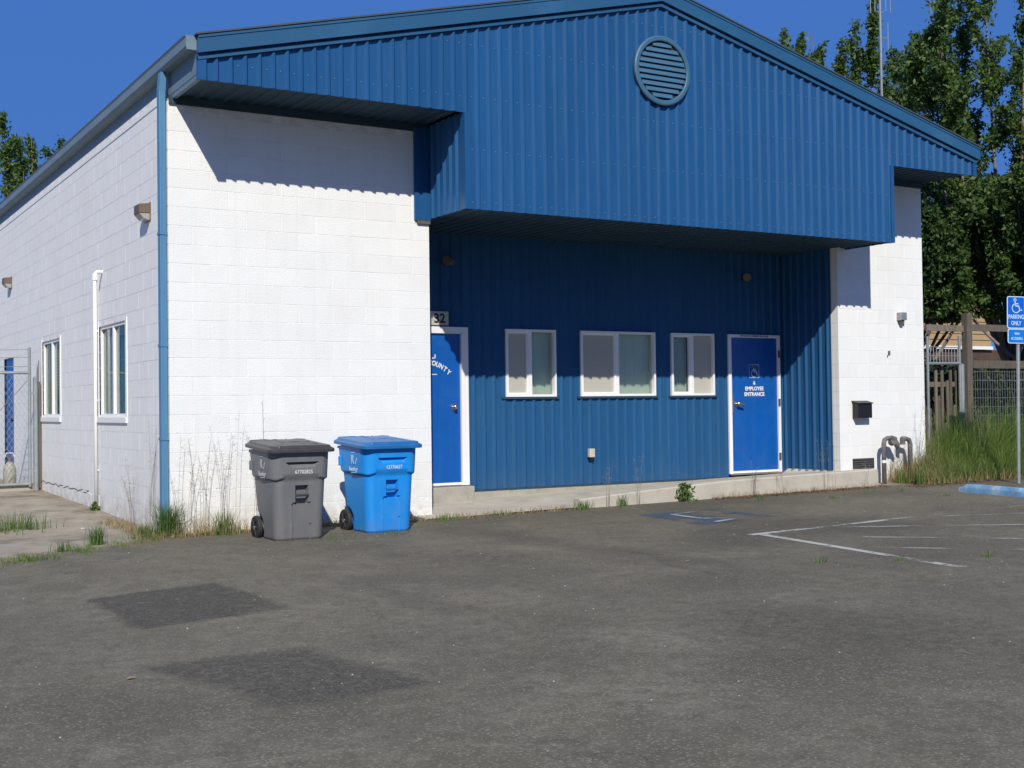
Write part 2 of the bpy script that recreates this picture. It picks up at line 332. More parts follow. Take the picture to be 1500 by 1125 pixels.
    dirt = mix(mr(noise_(30, 4, .7), .4, .6), (.13,.085,.050), (.24,.19,.115))
    n7 = nn(t, 'ShaderNodeMath', operation='MULTIPLY', use_clamp=True); L(sp.outputs[2], n7.inputs[0]); L(mr(noise_(9, 6, .75), .38, .6), n7.inputs[1])
    base = mix(n7.outputs[0], base, dirt)
    # hairline cracks
    wv = nn(t, 'ShaderNodeTexNoise'); wv.inputs['Scale'].default_value = 1.7; wv.inputs['Detail'].default_value = 6; L(pos, wv.inputs['Vector'])
    va = nn(t, 'ShaderNodeVectorMath', operation='MULTIPLY_ADD'); L(wv.outputs['Color'], va.inputs[0]); va.inputs[1].default_value = (.9,.9,0); L(pos, va.inputs[2])
    vk = nn(t, 'ShaderNodeTexVoronoi', feature='DISTANCE_TO_EDGE'); vk.inputs['Scale'].default_value = .42; L(va.outputs[0], vk.inputs['Vector'])
    ck_ = nn(t, 'ShaderNodeMath', operation='MULTIPLY'); L(mr(vk.outputs['Distance'], .0, .006, .35, 0), ck_.inputs[0]); L(mr(noise_(.6, 4), .48, .58), ck_.inputs[1])
    ck2 = nn(t, 'ShaderNodeMath', operation='MULTIPLY'); L(ck_.outputs[0], ck2.inputs[0]); L(mr(sp.outputs[1], 0, 1, 1, .3), ck2.inputs[1])
    base = mix(ck2.outputs[0], base, (.030,.028,.022))
    L(base, p.inputs['Base Color']); p.inputs['Roughness'].default_value = .88; p.inputs['Specular IOR Level'].default_value = .25
    bp = nn(t, 'ShaderNodeBump'); bp.inputs['Strength'].default_value = .6; bp.inputs['Distance'].default_value = .006
    L(noise_(120, 3, .6), bp.inputs['Height']); L(bp.outputs[0], p.inputs['Normal'])
    me.materials.append(m)
    return struct(link('ground', me))
make_ground()

def worn_paint(name, c, cov, op=.85):
    m = bpy.data.materials.new(name); m.use_nodes = True; t = m.node_tree; p = t.nodes['Principled BSDF']; L = t.links.new
    g = nn(t, 'ShaderNodeNewGeometry'); n = nn(t, 'ShaderNodeTexNoise'); n.inputs['Scale'].default_value = 16; n.inputs['Detail'].default_value = 9; n.inputs['Roughness'].default_value = .8
    L(g.outputs['Position'], n.inputs['Vector'])
    n2 = nn(t, 'ShaderNodeTexNoise'); n2.inputs['Scale'].default_value = 1.8; L(g.outputs['Position'], n2.inputs['Vector'])
    a = nn(t, 'ShaderNodeMath', operation='ADD'); L(n.outputs['Fac'], a.inputs[0]); L(n2.outputs['Fac'], a.inputs[1])
    r = nn(t, 'ShaderNodeMapRange'); r.inputs[1].default_value = cov-.10; r.inputs[2].default_value = cov+.10; r.inputs[4].default_value = op; L(a.outputs[0], r.inputs[0])
    p.inputs['Base Color'].default_value = c+(1,); p.inputs['Roughness'].default_value = .8
    tr = nn(t, 'ShaderNodeBsdfTransparent'); ms = nn(t, 'ShaderNodeMixShader'); L(r.outputs[0], ms.inputs[0]); L(tr.outputs[0], ms.inputs[1]); L(p.outputs[0], ms.inputs[2])
    L(ms.outputs[0], t.nodes['Material Output'].inputs[0]); return m
M['linepaint'] = worn_paint('worn_white_line', (.50,.49,.44), .94)
M['linefaint'] = worn_paint('fainter_white_line', (.46,.45,.41), 1.03, .55)
M['bluepaint'] = worn_paint('worn_blue_paint', (.065,.11,.175), .99, .62)
M['symbolpaint'] = worn_paint('worn_symbol_paint', (.42,.45,.46), 1.0)
def gsheet(polys, name, m, h):
    mb = MB()
    for pts in polys:
        n = 12; (a, b, c_, d) = [Vector((p[0], p[1], 0)) for p in pts]
        vs = []
        for i in range(n+1):
            for q in (a.lerp(b, i/n), d.lerp(c_, i/n)):
                vs.append((q.x, q.y, float(ground_z(q.x, q.y))+h))
        mb.add(vs, [(2*i, 2*i+2, 2*i+3, 2*i+1) for i in range(n)])
    return struct(mb.build(name, m))
def seg(x0, y0, x1, y1, wd=.10):
    d = Vector((x1-x0, y1-y0)).normalized(); n = Vector((-d.y, d.x))*wd/2
    return [(x0-n.x, y0-n.y), (x1-n.x, y1-n.y), (x1+n.x, y1+n.y), (x0+n.x, y0+n.y)]
gsheet([seg(4.75,-3.78,7.3,-3.62,.10), seg(4.86,-3.84,4.60,-6.45,.10), seg(4.60,-6.45,5.0,-6.38,.08)], 'parking_line', 'linepaint', .004)
gsheet([seg(7.3,-3.62,11.0,-3.45,.10), seg(5.9,-3.80,7.9,-5.05,.09), seg(5.3,-4.4,7.2,-6.2,.09), seg(7.6,-3.75,10.5,-4.9,.09), seg(4.9,-5.1,6.4,-6.6,.08)], 'parking_line', 'linefaint', .004)
gsheet([[(5.05,-1.50),(4.95,-2.80),(6.20,-2.60),(6.20,-1.45)]], 'parking_symbol_ground', 'bluepaint', .004)
gsheet([seg(5.35,-1.75,5.35,-2.30,.07), seg(5.35,-2.30,5.75,-2.45,.07), seg(5.35,-1.75,5.75,-1.65,.07), seg(5.75,-1.65,6.15,-1.75,.08), seg(5.80,-1.95,5.80,-2.3,.07), seg(5.6,-2.55,5.25,-2.65,.07)], 'parking_symbol', 'symbolpaint', .008)

# ------------------------------------------------------------------ building
A_, B_, L_ = 3.125, 9.855, 11.67
PF, BD = -.911, 1.149
ZT, ZB = 4.613, 3.518
XL, XR = 3.14, 10.01
GX0, GX1, GAX, GZ0, GZ1, GZA = .05, 11.79, 5.93, 4.865, 4.855, 6.306
YE = 15.0
bld = thing('commercial_building', 'single-storey white block building with blue metal gable front and recessed entry', 'building', (0,0,0))
H = .2032; Hb = .1985
# walls with blocks
def wallcore(name, *b): return MB().box(*b).build(name, 'mortar', bld)
w_front = wallcore('wall', .004, A_-.004, .0028, .186, -.25, 4.60)
w_side = wallcore('wall', .004, .186, .19, YE-.01, -.25, 4.72)
w_pier = wallcore('wall', B_+.004, L_-.004, .0028, .186, -.25, 4.60)
w_right = MB().box(L_-.19, L_, .19, YE, -.25, 4.72).build('wall', 'block', bld)
w_rear = MB().add([(.19,YE-.19,-.25),(L_-.19,YE-.19,-.25),(L_-.19,YE-.19,4.85),(GAX,YE-.19,6.3),(.19,YE-.19,4.85),(.19,YE-.012,-.25),(L_-.19,YE-.012,-.25),(L_-.19,YE-.012,4.85),(GAX,YE-.012,6.3),(.19,YE-.012,4.85)],
   [(0,1,2,3,4),(9,8,7,6,5),(0,5,6,1),(1,6,7,2),(2,7,8,3),(3,8,9,4),(4,9,5,0)]).build('wall', 'block', bld)
MB().box(A_-.19, A_-.002, .19, 1.4, -.2, 4.5).build('return_wall', 'block', bld)
MB().box(B_-.012, B_+.19, .19, 1.4, -.2, 4.5).build('return_wall', 'block', bld)
cache = {}
def block_mesh(lx, ly, side):
    key = (round(lx, 3), round(ly, 3), side)
    if key in cache: return cache[key]
    c = .002; v = []; x0, x1, y0, y1, z0, z1 = 0, lx, 0, ly, 0, Hb
    bm = bmesh.new(); 
    bmesh.ops.create_cube(bm, size=1)
    for q in bm.verts: q.co = Vector(((q.co.x+.5)*lx, (q.co.y+.5)*ly, (q.co.z+.5)*Hb))
    es = [e for e in bm.edges if (min(p.co.y for p in e.verts) < 1e-5 and max(p.co.y for p in e.verts) < 1e-5) or (side and max(p.co.x for p in e.verts) < 1e-5)]
    bmesh.ops.bevel(bm, geom=es, offset=c, segments=1, affect='EDGES')
    me = bpy.data.meshes.new('block'); bm.to_mesh(me); bm.free(); me.materials.append(M['block']); cache[key] = me; return me
G = .0042
nblocks = 0; far = MB()
def put_block(parent, x, y, z, lx, ly, side=False, asstuff=False):
    global nblocks
    if lx < .03 or ly < .008: return
    dx = random.uniform(0, .0010)
    if asstuff:
        far.box(x+dx, x+lx, y, y+ly, z, z+Hb); return
    o = link('block', block_mesh(lx, ly, side), parent); o.location = (x + (dx if side else 0), y + (0 if side else dx), z)
    nblocks += 1
for k in range(-1, 23):
    z = k*H+G/2; top = z+Hb
    if z > 4.45: continue
    odd = k % 2
    j0 = .255 if odd else .458; s0 = .2425 if odd else .4457
    # corner
    put_block(w_front, 0, 0, z, j0-G, (s0 if odd else .19)-G, True)
    x = j0
    while x < A_-.04:
        x2 = min(x+.4064, A_)
        if A_-x2 < .07: x2 = A_
        put_block(w_front, x, 0, z, x2-x-(G if x2 < A_ else 0), .186); x = x2
    # pier
    x = B_; first = .2032 if odd else .4064
    while x < L_-.02:
        x2 = min(x+first, L_); first = .4064
        if L_-x2 < .07: x2 = L_
        put_block(w_pier, x, 0, z, x2-x-(G if x2 < L_ else 0), .186 if x > B_+.01 else .19); x = x2
# side wall blocks with window and door openings
SW = [(1.87, 3.27, 1.2, 2.36), (5.76, 7.13, 1.2, 2.36)]
SD = [(9.75, 10.75, .05, 2.25)]
rows = []
for k in range(-1, 23):
    z = k*H+G/2; odd = k % 2; y = .2425 if odd else .19; n2 = .2425+.4064 if odd else .4457
    while y < YE-.05:
        y2 = min(n2, YE)
        ivs = [(y, y2)]
        for (a, b, c, d) in SW+SD:
            if z+Hb > c+.02 and z < d-.02:
                new = []
                for (p, q) in ivs:
                    if q <= a or p >= b: new.append((p, q))
                    else:
                        if p < a: new.append((p, a))
                        if q > b: new.append((b, q))
                ivs = new
        for (p, q) in ivs:
            if q-p > .012: rows.append((p, q, z))
        y = y2; n2 = y2+.4064
rows.sort(key=lambda r: r[0])
for (p, q, z) in rows:
    near = nblocks < 298
    put_block(w_side, 0, p, z, .186, q-p-G, True, not near)
stuff(far.build('block_courses', 'block', w_side))
# cut openings in side core by rebuilding it
def holed_wall(obj, xa, xb, holes, y0, y1, z0, z1):
    mb = MB(); y = y0
    for (a, b, c, d) in sorted(holes):
        mb.box(xa, xb, y, a, z0, z1); mb.box(xa, xb, a, b, z0, c); mb.box(xa, xb, a, b, d, z1); y = b
    mb.box(xa, xb, y, y1, z0, z1)
    me = bpy.data.meshes.new('wall'); me.from_pydata(mb.v, [], mb.f); me.materials.append(M['mortar']); obj.data = me
holed_wall(w_side, .0028, .186, SW+SD, .19, YE-.01, -.25, 4.72)
# painted footing of the side wall with the open crack above it
mb = MB(); ck = MB()
for i in range(34):
    y0, y1 = 3.3+i*.12, 3.3+(i+1)*.12
    zt = .185+.012*math.sin(i*1.7)+.006*math.sin(i*4.1)
    mb.box(-.006, .0, y0, y1, -.3, zt)
    if 4 < i: ck.box(-.007, .001, y0, y1, zt+.0005, zt+.010+.007*abs(math.sin(i*2.3)))
mb.build('footing', 'block', bld); ck.build('crack', 'pipe', bld)

# ---- ribbed sheets
PIT = .1524
def ribbed(name, x0, x1, phase, pitch, plane, out, zb, zt, mtl, parent, holes=(), pan=6, axis='X', depth=.026):
    """vertical ribbed sheet; axis X: varies along x at y=plane, ribs towards 'out' (+-1)"""
    prof = [(-.036, 0), (-.010, 1), (.010, 1), (.030, 0)]
    xs = set([x0, x1]); k0 = int((x0-phase)/pitch)-2; k1 = int((x1-phase)/pitch)+2
    def dep(x):
        u = (x-phase+pitch/2) % pitch - pitch/2
        a = abs(u)
        # small stiffening swage between ribs is left to the pan
        if a <= .010: return depth
        e = .036 if u < 0 else .030
        return 0 if a >= e else depth*(e-a)/(e-.010)
    for k in range(k0, k1):
        for q, _ in prof:
            x = phase+k*pitch+q
            if x0 < x < x1: xs.add(x)
    for h in holes:
        for x in h[:2]:
            if x0 < x < x1: xs.add(x)
    if axis == 'X' and zt is gable_z: xs.add(min(max(GAX, x0), x1))
    xs = sorted(xs)
    seams = [phase+(k*pan+.5)*pitch for k in range(-20, 30)]
    cur = MB(); objs = []
    def flush():
        nonlocal cur
        if cur.f: objs.append(cur.build(name, mtl, parent))
        cur = MB()
    last = None
    for i in range(len(xs)-1):
        xa, xb = xs[i], xs[i+1]
        if xb-xa < 1e-5: continue
        for s in seams:
            if last is not None and last < s <= xa: flush()
        last = xa
        ivs = [(zb, None)]; xm = (xa+xb)/2
        segs = []
        lo = zb
        hs = sorted([h for h in holes if h[0] <= xm <= h[1]], key=lambda h: h[2])
        for h in hs:
            if h[2] > lo: segs.append((lo, h[2], lo, h[2]))
            lo = h[3]
        segs.append((lo, zt(xa) if callable(zt) else zt, lo, zt(xb) if callable(zt) else zt))
        for (a0, a1, b0, b1) in segs:
            if a1 <= a0: continue
            pa, pb = plane+out*dep(xa), plane+out*dep(xb)
            if axis == 'X': vs = [(xa, pa, a0), (xb, pb, b0), (xb, pb, b1), (xa, pa, a1)]
            else: vs = [(pa, xa, a0), (pb, xb, b0), (pb, xb, b1), (pa, xa, a1)]
            cur.add(vs, [(0,1,2,3)])
            if abs(pa-plane)+abs(pb-plane) > 1e-6 and a0 == zb:
                cp = [(xa, plane, a0), (xb, plane, b0), (xb, pb, b0), (xa, pa, a0)] if axis == 'X' else [(plane, xa, a0), (plane, xb, b0), (pb, xb, b0), (pa, xa, a0)]
                cur.add(cp, [(0,1,2,3)])
    flush(); return objs
def gable_z(x):
    return GZ0+(x-GX0)/(GAX-GX0)*(GZA-GZ0) if x < GAX else GZ1+(GX1-x)/(GX1-GAX)*(GZA-GZ1)
PH = .401
fas = MB(); 
fascia = MB().box(GX0+.02, GX1-.02, PF+.03, PF+.05, ZT+.03, 4.80).build('gable_front', 'dark', bld)
ribbed('metal_panel', GX0, XL, PH, PIT, PF, -1, ZT, gable_z, 'blue', fascia)
ribbed('metal_panel', XL, XR, PH, PIT, PF, -1, ZB, gable_z, 'blue', fascia)
ribbed('metal_panel', XR, GX1, PH, PIT, PF, -1, ZT, gable_z, 'blue', fascia)
# returns of the dropped canopy box
ribbed('metal_panel', PF, 0, -.08, PIT, XL, -1, ZB, ZT+.02, 'blue', fascia, axis='Y')
ribbed('metal_panel', PF, 0, -.08, PIT, XR, 1, ZB, ZT+.02, 'blue', fascia, axis='Y')
# corner trims
MB().box(XL-.030, XL+.035, PF-.030, PF+.01, ZB-.004, ZT).box(XL-.030,XL-.002,PF+.0105,PF+.05,ZB-.004,ZT).build('corner_trim', 'blue', fascia)
MB().box(XR-.035, XR+.030, PF-.030, PF+.01, ZB-.004, ZT).box(XR+.002,XR+.03,PF+.0105,PF+.05,ZB-.004,ZT).build('corner_trim', 'blue', fascia)
MB().box(GX0-.004, GX0+.088, PF-.034, PF+.01, ZT-.003, GZ0+.01).build('corner_trim', 'blue', fascia)
MB().box(GX1-.07, GX1+.004, PF-.034, PF+.01, ZT-.003, GZ1+.01).build('corner_trim', 'blue', fascia)
MB().box(2.925, XL-.004, -.034, -.002, 3.497, 4.60).build('flashing', 'blue', fascia)
MB().box(2.96, XL-.01, -.03, -.001, 3.455, 3.494).build('wood_block', 'wood2', fascia)
# J trim and rake boards following the gable
def gable_strip(name, z0, z1, ya, yb, mtl, x0=GX0-.004, x1=GX1+.004, ext=0):
    for (p, q) in ((x0, GAX), (GAX, x1)):
        def zz(x): return gable_z(min(max(x, GX0), GX1)) + (0 if GX0 <= x <= GX1 else (x-GX0)*.245 if x < GX0 else (GX1-x)*.249)
        mb = MB()
        mb.add([(p,ya,zz(p)+z0),(q,ya,zz(q)+z0),(q,yb,zz(q)+z0),(p,yb,zz(p)+z0),(p,ya,zz(p)+z1),(q,ya,zz(q)+z1),(q,yb,zz(q)+z1),(p,yb,zz(p)+z1)],
               [(0,3,2,1),(4,5,6,7),(0,1,5,4),(1,2,6,5),(2,3,7,6),(3,0,4,7)])
        mb.build(name, mtl, fascia)
gable_strip('channel_trim', -.062, -.024, PF-.042, PF-.001, 'rake')
gable_strip('rake_board', .0, .178, PF-.075, PF-.002, 'rake', GX0-.006, GX1+.045)
gable_strip('rake_lip', .150, .174, PF-.083, PF-.0755, 'rake', GX0-.006, GX1+.045)
# screws
sc = MB()
for zrow in (4.20, 4.80, 5.40, 6.0, 3.60):
    x = PH+PIT/2
    while x < GX1-.1:
        lo = ZB if XL < x < XR else ZT
        if lo+.03 < zrow < gable_z(x)-.1 and math.hypot(x-5.93, zrow-5.434) > .5:
            zz = zrow+random.uniform(-.006,.006)
            sc.box(x-.0045, x+.0045, PF-.006, PF+.002, zz-.0045, zz+.0045)
        x += PIT
for zrow in (.62,):
    pass
stuff(sc.build('screws', 'galv', fascia))
# round louvre vent
vt = MB(); cx, cz, r1, r2 = 5.93, 5.434, .435, .372; n = 64
vs = []; fs = []
for i in range(n):
    a = 2*math.pi*i/n
    for (r, y) in ((r1, PF-.028), (r1, PF-.058), (r1-.015, PF-.066), (r2+.01, PF-.066), (r2, PF-.060), (r2, PF-.02)):
        vs.append((cx+r*math.cos(a), y, cz+r*math.sin(a)))
for i in range(n):
    j = (i+1) % n
    for k in range(5): fs.append((i*6+k, j*6+k, j*6+k+1, i*6+k+1))
vt.add(vs, fs); vent = vt.build('round_vent', 'vent', fascia)
MB().disc((cx, PF-.027, cz), (0,1,0), r2+.02, .004, 48).build('vent_back', 'dark', vent) if False else None
bk = MB().disc((cx, PF-.030, cz), (0,1,0), r2+.005, .004, 48).build('vent_backing', 'dark', fascia)
for i in range(10):
    z = cz-r2+.036+i*.0705; hw = math.sqrt(max(0, (r2-.002)**2-(z-cz)**2)); z2 = z+.042
    hw = min(hw, math.sqrt(max(0.0004, (r2-.002)**2-(z2-cz)**2)))
    if hw < .03: continue
    sl = MB().add([(cx-hw,PF-.058,z),(cx+hw,PF-.058,z),(cx+hw,PF-.036,z2+.012),(cx-hw,PF-.036,z2+.012),(cx-hw,PF-.052,z-.004),(cx+hw,PF-.052,z-.004),(cx+hw,PF-.031,z2+.006),(cx-hw,PF-.031,z2+.006)],
             [(0,1,2,3),(7,6,5,4),(0,4,5,1),(3,2,6,7),(0,3,7,4),(1,5,6,2)])
    sl.build('louvre', 'vent', fascia)
# soffits, ribs running back
def soffit(x0, x1, y0, y1, z, name='soffit_panel'):
    mb = MB(); xs = []
    x = x0
    while x < x1-.001:
        for q in (0, .07, .082, .13, .142):
            if x+q < x1: xs.append((x+q, (0,0,.014,.014,0)[(0,.07,.082,.13,.142).index(q)]))
        x += PIT
    xs.append((x1, 0))
    vs = []
    for (x, d) in xs: vs += [(x, y0, z-d), (x, y1, z-d)]
    mb.add(vs, [(2*i, 2*i+1, 2*i+3, 2*i+2) for i in range(len(xs)-1)])
    mb.box(x0, x1, y0, y1, z+.004, z+.012)
    return mb.build(name, 'soffit', bld)
soffit(GX0, XL-.03, PF+.002, .004, 4.655); soffit(XR+.03, GX1-.002, PF+.002, .004, 4.655)
MB().box(GX0+.002, XL-.002, PF+.003, PF+.015, ZT+.002, 4.66).build('soffit_edge', 'soffit', bld); MB().box(XR+.002, GX1-.002, PF+.003, PF+.015, ZT+.002, 4.66).build('soffit_edge', 'soffit', bld)
soffit(XL+.002, XR-.002, PF+.002, 0, ZB+.035); soffit(A_, B_, .0, BD, ZB+.035)
MB().box(XL+.002, XR-.002, PF+.003, PF+.015, ZB+.002, ZB+.04).build('soffit_edge', 'soffit', bld)
MB().box(.012, A_, -.022, -.002, 4.555, 4.652).build('frieze', 'soffit', bld)
MB().box(B_, L_, -.022, -.002, 4.555, 4.652).build('frieze', 'soffit', bld)
# roof
for (p, q, zp, zq) in ((GX0-.03, GAX, gable_z(GX0)-.005, GZA), (GAX, GX1+.06, GZA, gable_z(GX1)-.012)):
    mb = MB(); y0, y1 = PF-.092, YE+.1
    n = int((y1-y0)/1.0)
    mb.add([(p,y0,zp+.182),(q,y0,zq+.182),(q,y1,zq+.182),(p,y1,zp+.182),(p,y0,zp+.20),(q,y0,zq+.20),(q,y1,zq+.20),(p,y1,zp+.20)],
               [(0,3,2,1),(4,5,6,7),(0,1,5,4),(1,2,6,5),(2,3,7,6),(3,0,4,7)])
    rf = mb.build('roof', 'roof', bld)
# eave: side fascia band and gutter (left), plain on right
MB().box(.050, .095, PF+.001, YE, ZT+.0, 4.90).build('eave_fascia', 'gutter', bld)
MB().box(.0, .049, .002, YE, 4.60, 4.618).build('eave_trim', 'gutter', bld)
MB().box(L_+.0, GX1, PF+.001, YE, ZT+.045, 4.86).build('eave_fascia', 'rake', bld)
gu = MB(); y0, y1 = PF-.005, YE
pr = [(.048,5.03),(.048,4.90),(-.038,4.90),(-.062,4.935),(-.062,5.02),(-.075,5.045),(-.060,5.05),(-.052,5.03),(-.052,4.945),(-.033,4.91),(.04,4.91),(.04,5.03)]
vs = [(x, y0, z) for x, z in pr]+[(x, y1, z) for x, z in pr]; n = len(pr)
gu.add(vs, [(i, (i+1)%n, (i+1)%n+n, i+n) for i in range(n)]+[tuple(range(n))[::-1]])
gu.box(-.060, .047, y0-.004, y0+.004, 4.902, 5.045)
gutter = gu.build('gutter', 'gutter', bld)
# downspout on the corner
ds = thing('downspout', 'tall blue square downspout at the left front corner of the white building', 'downspout', (-.05, .10, 0)) if False else None
dsp = MB().box(-.078, -.008, .035, .135, .06, 4.70).build('downspout', 'downspout', bld, bevel=.006)
MB().add([(-.078,.035,4.70),(-.008,.035,4.70),(-.008,.135,4.70),(-.078,.135,4.70),(-.06,.03,4.90),(.0,.03,4.90),(.0,.13,4.90),(-.06,.13,4.90)], [(0,1,5,4),(1,2,6,5),(2,3,7,6),(3,0,4,7)]).build('outlet', 'downspout', dsp)
for z in (3.15, 1.95, .95):
    MB().box(-.083, .0, .028, .142, z, z+.03).build('strap', 'downspout', dsp)

# recess back wall
WN = [(4.823, 5.628), (6.035, 7.334), (7.625, 8.430)]
WZ = (1.395, 2.308)
D2 = (8.699, 9.735, .19, 2.31); D1 = (3.12, 4.25, .19, 2.317)
holes = [(a+.01, b-.01, WZ[0]+.01, WZ[1]-.01) for a, b in WN]+[(D2[0]+.01, D2[1]-.01, 0, D2[3]-.01), (D1[0], D1[1]-.01, 0, D1[3]-.01)]
recess = MB().box(A_, B_, BD+.24, BD+.30, -.2, 3.6).build('recess_wall', 'dark', bld)
ribbed('metal_panel', A_, B_, 5.898-.1546*18, .1546, BD, -1, .172, ZB+.04, 'blue_recess', recess, holes=holes, depth=.022)
ribbed('metal_panel', .131, BD, .206, PIT, B_-.016, -1, .262, ZB+.04, 'blue_recess', recess, axis='Y', depth=.022)
MB().box(4.25, D2[0], BD-.012, BD+.012, .150, .171).build('base_flashing', 'soffit', recess)
# concrete stem wall below the panels and door sill
MB().box(D1[1]-.0, B_, BD-.004, BD+.2, -.2, .149).build('stem_wall', 'stem', bld)
MB().box(A_, D1[1]+.02, BD-.14, BD+.2, -.2, .232).build('door_step', 'stem', bld, bevel=.01)
# windows -------------------------------------------------
def frame_rect(mb, x0, x1, z0, z1, t, ya, yb):
    mb.box(x0, x1, ya, yb, z0, z0+t).box(x0, x1, ya, yb, z1-t, z1).box(x0, x0+t, ya, yb, z0+t, z1-t).box(x1-t, x1, ya, yb, z0+t, z1-t); return mb
def slider(x0, x1, z0, z1, kind):
    f = frame_rect(MB(), x0, x1, z0, z1, .032, BD-.045, BD+.06).build('window', 'white', bld)
    xm = x0+(x1-x0)*.485; i0, i1 = x0+.032, x1-.032
    MB().box(xm-.028, xm+.028, BD-.030, BD+.05, z0+.032, z1-.032).build('meeting_rail', 'white', f)
    frame_rect(MB(), i0, xm-.028, z0+.032, z1-.032, .024, BD-.020, BD+.015).build('sash', 'white', f)
    l0, l1 = i0+.024, xm-.052
    if kind != 'vertical': MB().box(l0, l1, BD+.006, BD+.008, z0+.056, z1-.056).build('screen', 'screen', f)
    else: MB().box(xm+.03, i1, BD+.006, BD+.008, z0+.035, z1-.035).build('screen', 'screen', f)
    MB().box(l0, l1, BD+.022, BD+.026, z0+.05, z1-.05).build('pane', 'glass', f)
    MB().box(xm+.028, i1, BD+.018, BD+.022, z0+.032, z1-.032).build('pane', 'glass', f)
    MB().box(x0-.05, x1+.05, BD-.038, BD+.0, z0-.028, z0-.004).build('sill', 'soffit', f)
    MB().box(x0, x1, BD+.06, BD+.20, z0-.05, z0).box(x0, x1, BD+.06, BD+.20, z1, z1+.04).box(x0-.03, x0, BD+.06, BD+.20, z0, z1).box(x1, x1+.03, BD+.06, BD+.20, z0, z1).build('reveal', 'blind', f)
    if kind == 'vertical':
        n = 7
        for k in range(n):
            xx = i0+(xm-i0)*(k+.5)/n; a = .017
            MB().add([(xx-a,BD+.135,z0),(xx+a*.8,BD+.10,z0),(xx+a*.8,BD+.10,z1),(xx-a,BD+.135,z1),(xx-a,BD+.138,z0),(xx+a*.8,BD+.103,z0),(xx+a*.8,BD+.103,z1),(xx-a,BD+.138,z1)],[(0,1,2,3),(7,6,5,4),(0,3,7,4),(1,5,6,2),(0,4,5,1),(3,2,6,7)]).build('blind_slat', 'blind', f)
        MB().box(xm, i1, BD+.12, BD+.125, z0, z1).build('blind', 'blindgrey', f)
    else:
        n = int((x1-x0)/.085)
        for k in range(n):
            xx = x0+(x1-x0)*(k+.5)/n; a = .047
            MB().box(xx-a, xx+a, BD+.12+(k%2)*.004, BD+.123+(k%2)*.004, z0, z1).build('blind_slat', 'blind', f)
    return f
slider(*WN[0], *WZ, 'plain'); slider(*WN[1], *WZ, 'plain'); slider(*WN[2], *WZ, 'vertical')
# side windows (recessed)
def side_window(y0, y1, z0, z1, kind):
    f = MB(); xa, xb = .018, .075
    t = .04
    f.box(xa, xb, y0, y1, z0, z0+t).box(xa, xb, y0, y1, z1-t, z1).box(xa, xb, y0, y0+t, z0+t, z1-t).box(xa, xb, y1-t, y1, z0+t, z1-t)
    f = f.build('window', 'white', bld); ym = (y0+y1)/2
    MB().box(xa-.004, xb, ym-.025, ym+.025, z0+t, z1-t).build('meeting_rail', 'white', f)
    MB().box(.050, .053, y0+t, ym-.025, z0+t, z1-t).build('pane', 'glass', f); MB().box(.050, .053, ym+.025, y1-t, z0+t, z1-t).build('pane', 'glass', f)
    MB().box(-.022, .017, y0-.06, y1+.06, z0-.075, z0-.002).build('sill', 'block', f, bevel=.004)
    MB().box(-.010, .017, y0-.07, y0-.001, z0, z1+.03).build('casing', 'white', f)
    MB().box(.076, .19, y0-.01, y1+.01, z0-.012, z0-.001).box(.076, .19, y0-.01, y1+.01, z1+.001, z1+.012).box(.076, .19, y0-.012, y0-.001, z0, z1).box(.076, .19, y1+.001, y1+.012, z0, z1).box(-.006, .017, y1+.001, y1+.035, z0, z1+.03).build('reveal', 'block', f)
    MB().box(.078, .084, ym+.03, y1-.16, z0+t, z1-t).build('blind', 'blindgrey', f)
    MB().box(.30, .31, y0-.3, y1+.3, z0-.2, z1+.2).build('room_wall', 'dark', f)
    if kind == 'curtain':
        for k in range(4):
            yy = ym-.09-k*.085
            MB().box(.10+(k%2)*.012, .112+(k%2)*.012, yy-.045, yy+.045, z0, z1-.16).build('curtain_fold', 'green', f)
        MB().box(.085, .093, y0+.05, ym-.03, z1-.15, z1-.04).build('valance', 'plate', f)
    else:
        for k in range(15):
            zz = z1-.07-k*.048
            MB().add([(.080,y0+.05,zz),(.080,ym-.03,zz),(.100,ym-.03,zz+.022),(.100,y0+.05,zz+.022),(.080,y0+.05,zz-.002),(.080,ym-.03,zz-.002),(.100,ym-.03,zz+.020),(.100,y0+.05,zz+.020)],[(0,1,2,3),(7,6,5,4),(0,3,7,4),(1,5,6,2),(0,4,5,1),(3,2,6,7)]).build('blind_slat', 'blind', f)
        MB().box(.115, .125, y0+.02, ym, z0, z0+.45).build('curtain', 'green', f)
side_window(*SW[0], 'curtain'); side_window(*SW[1], 'blind')
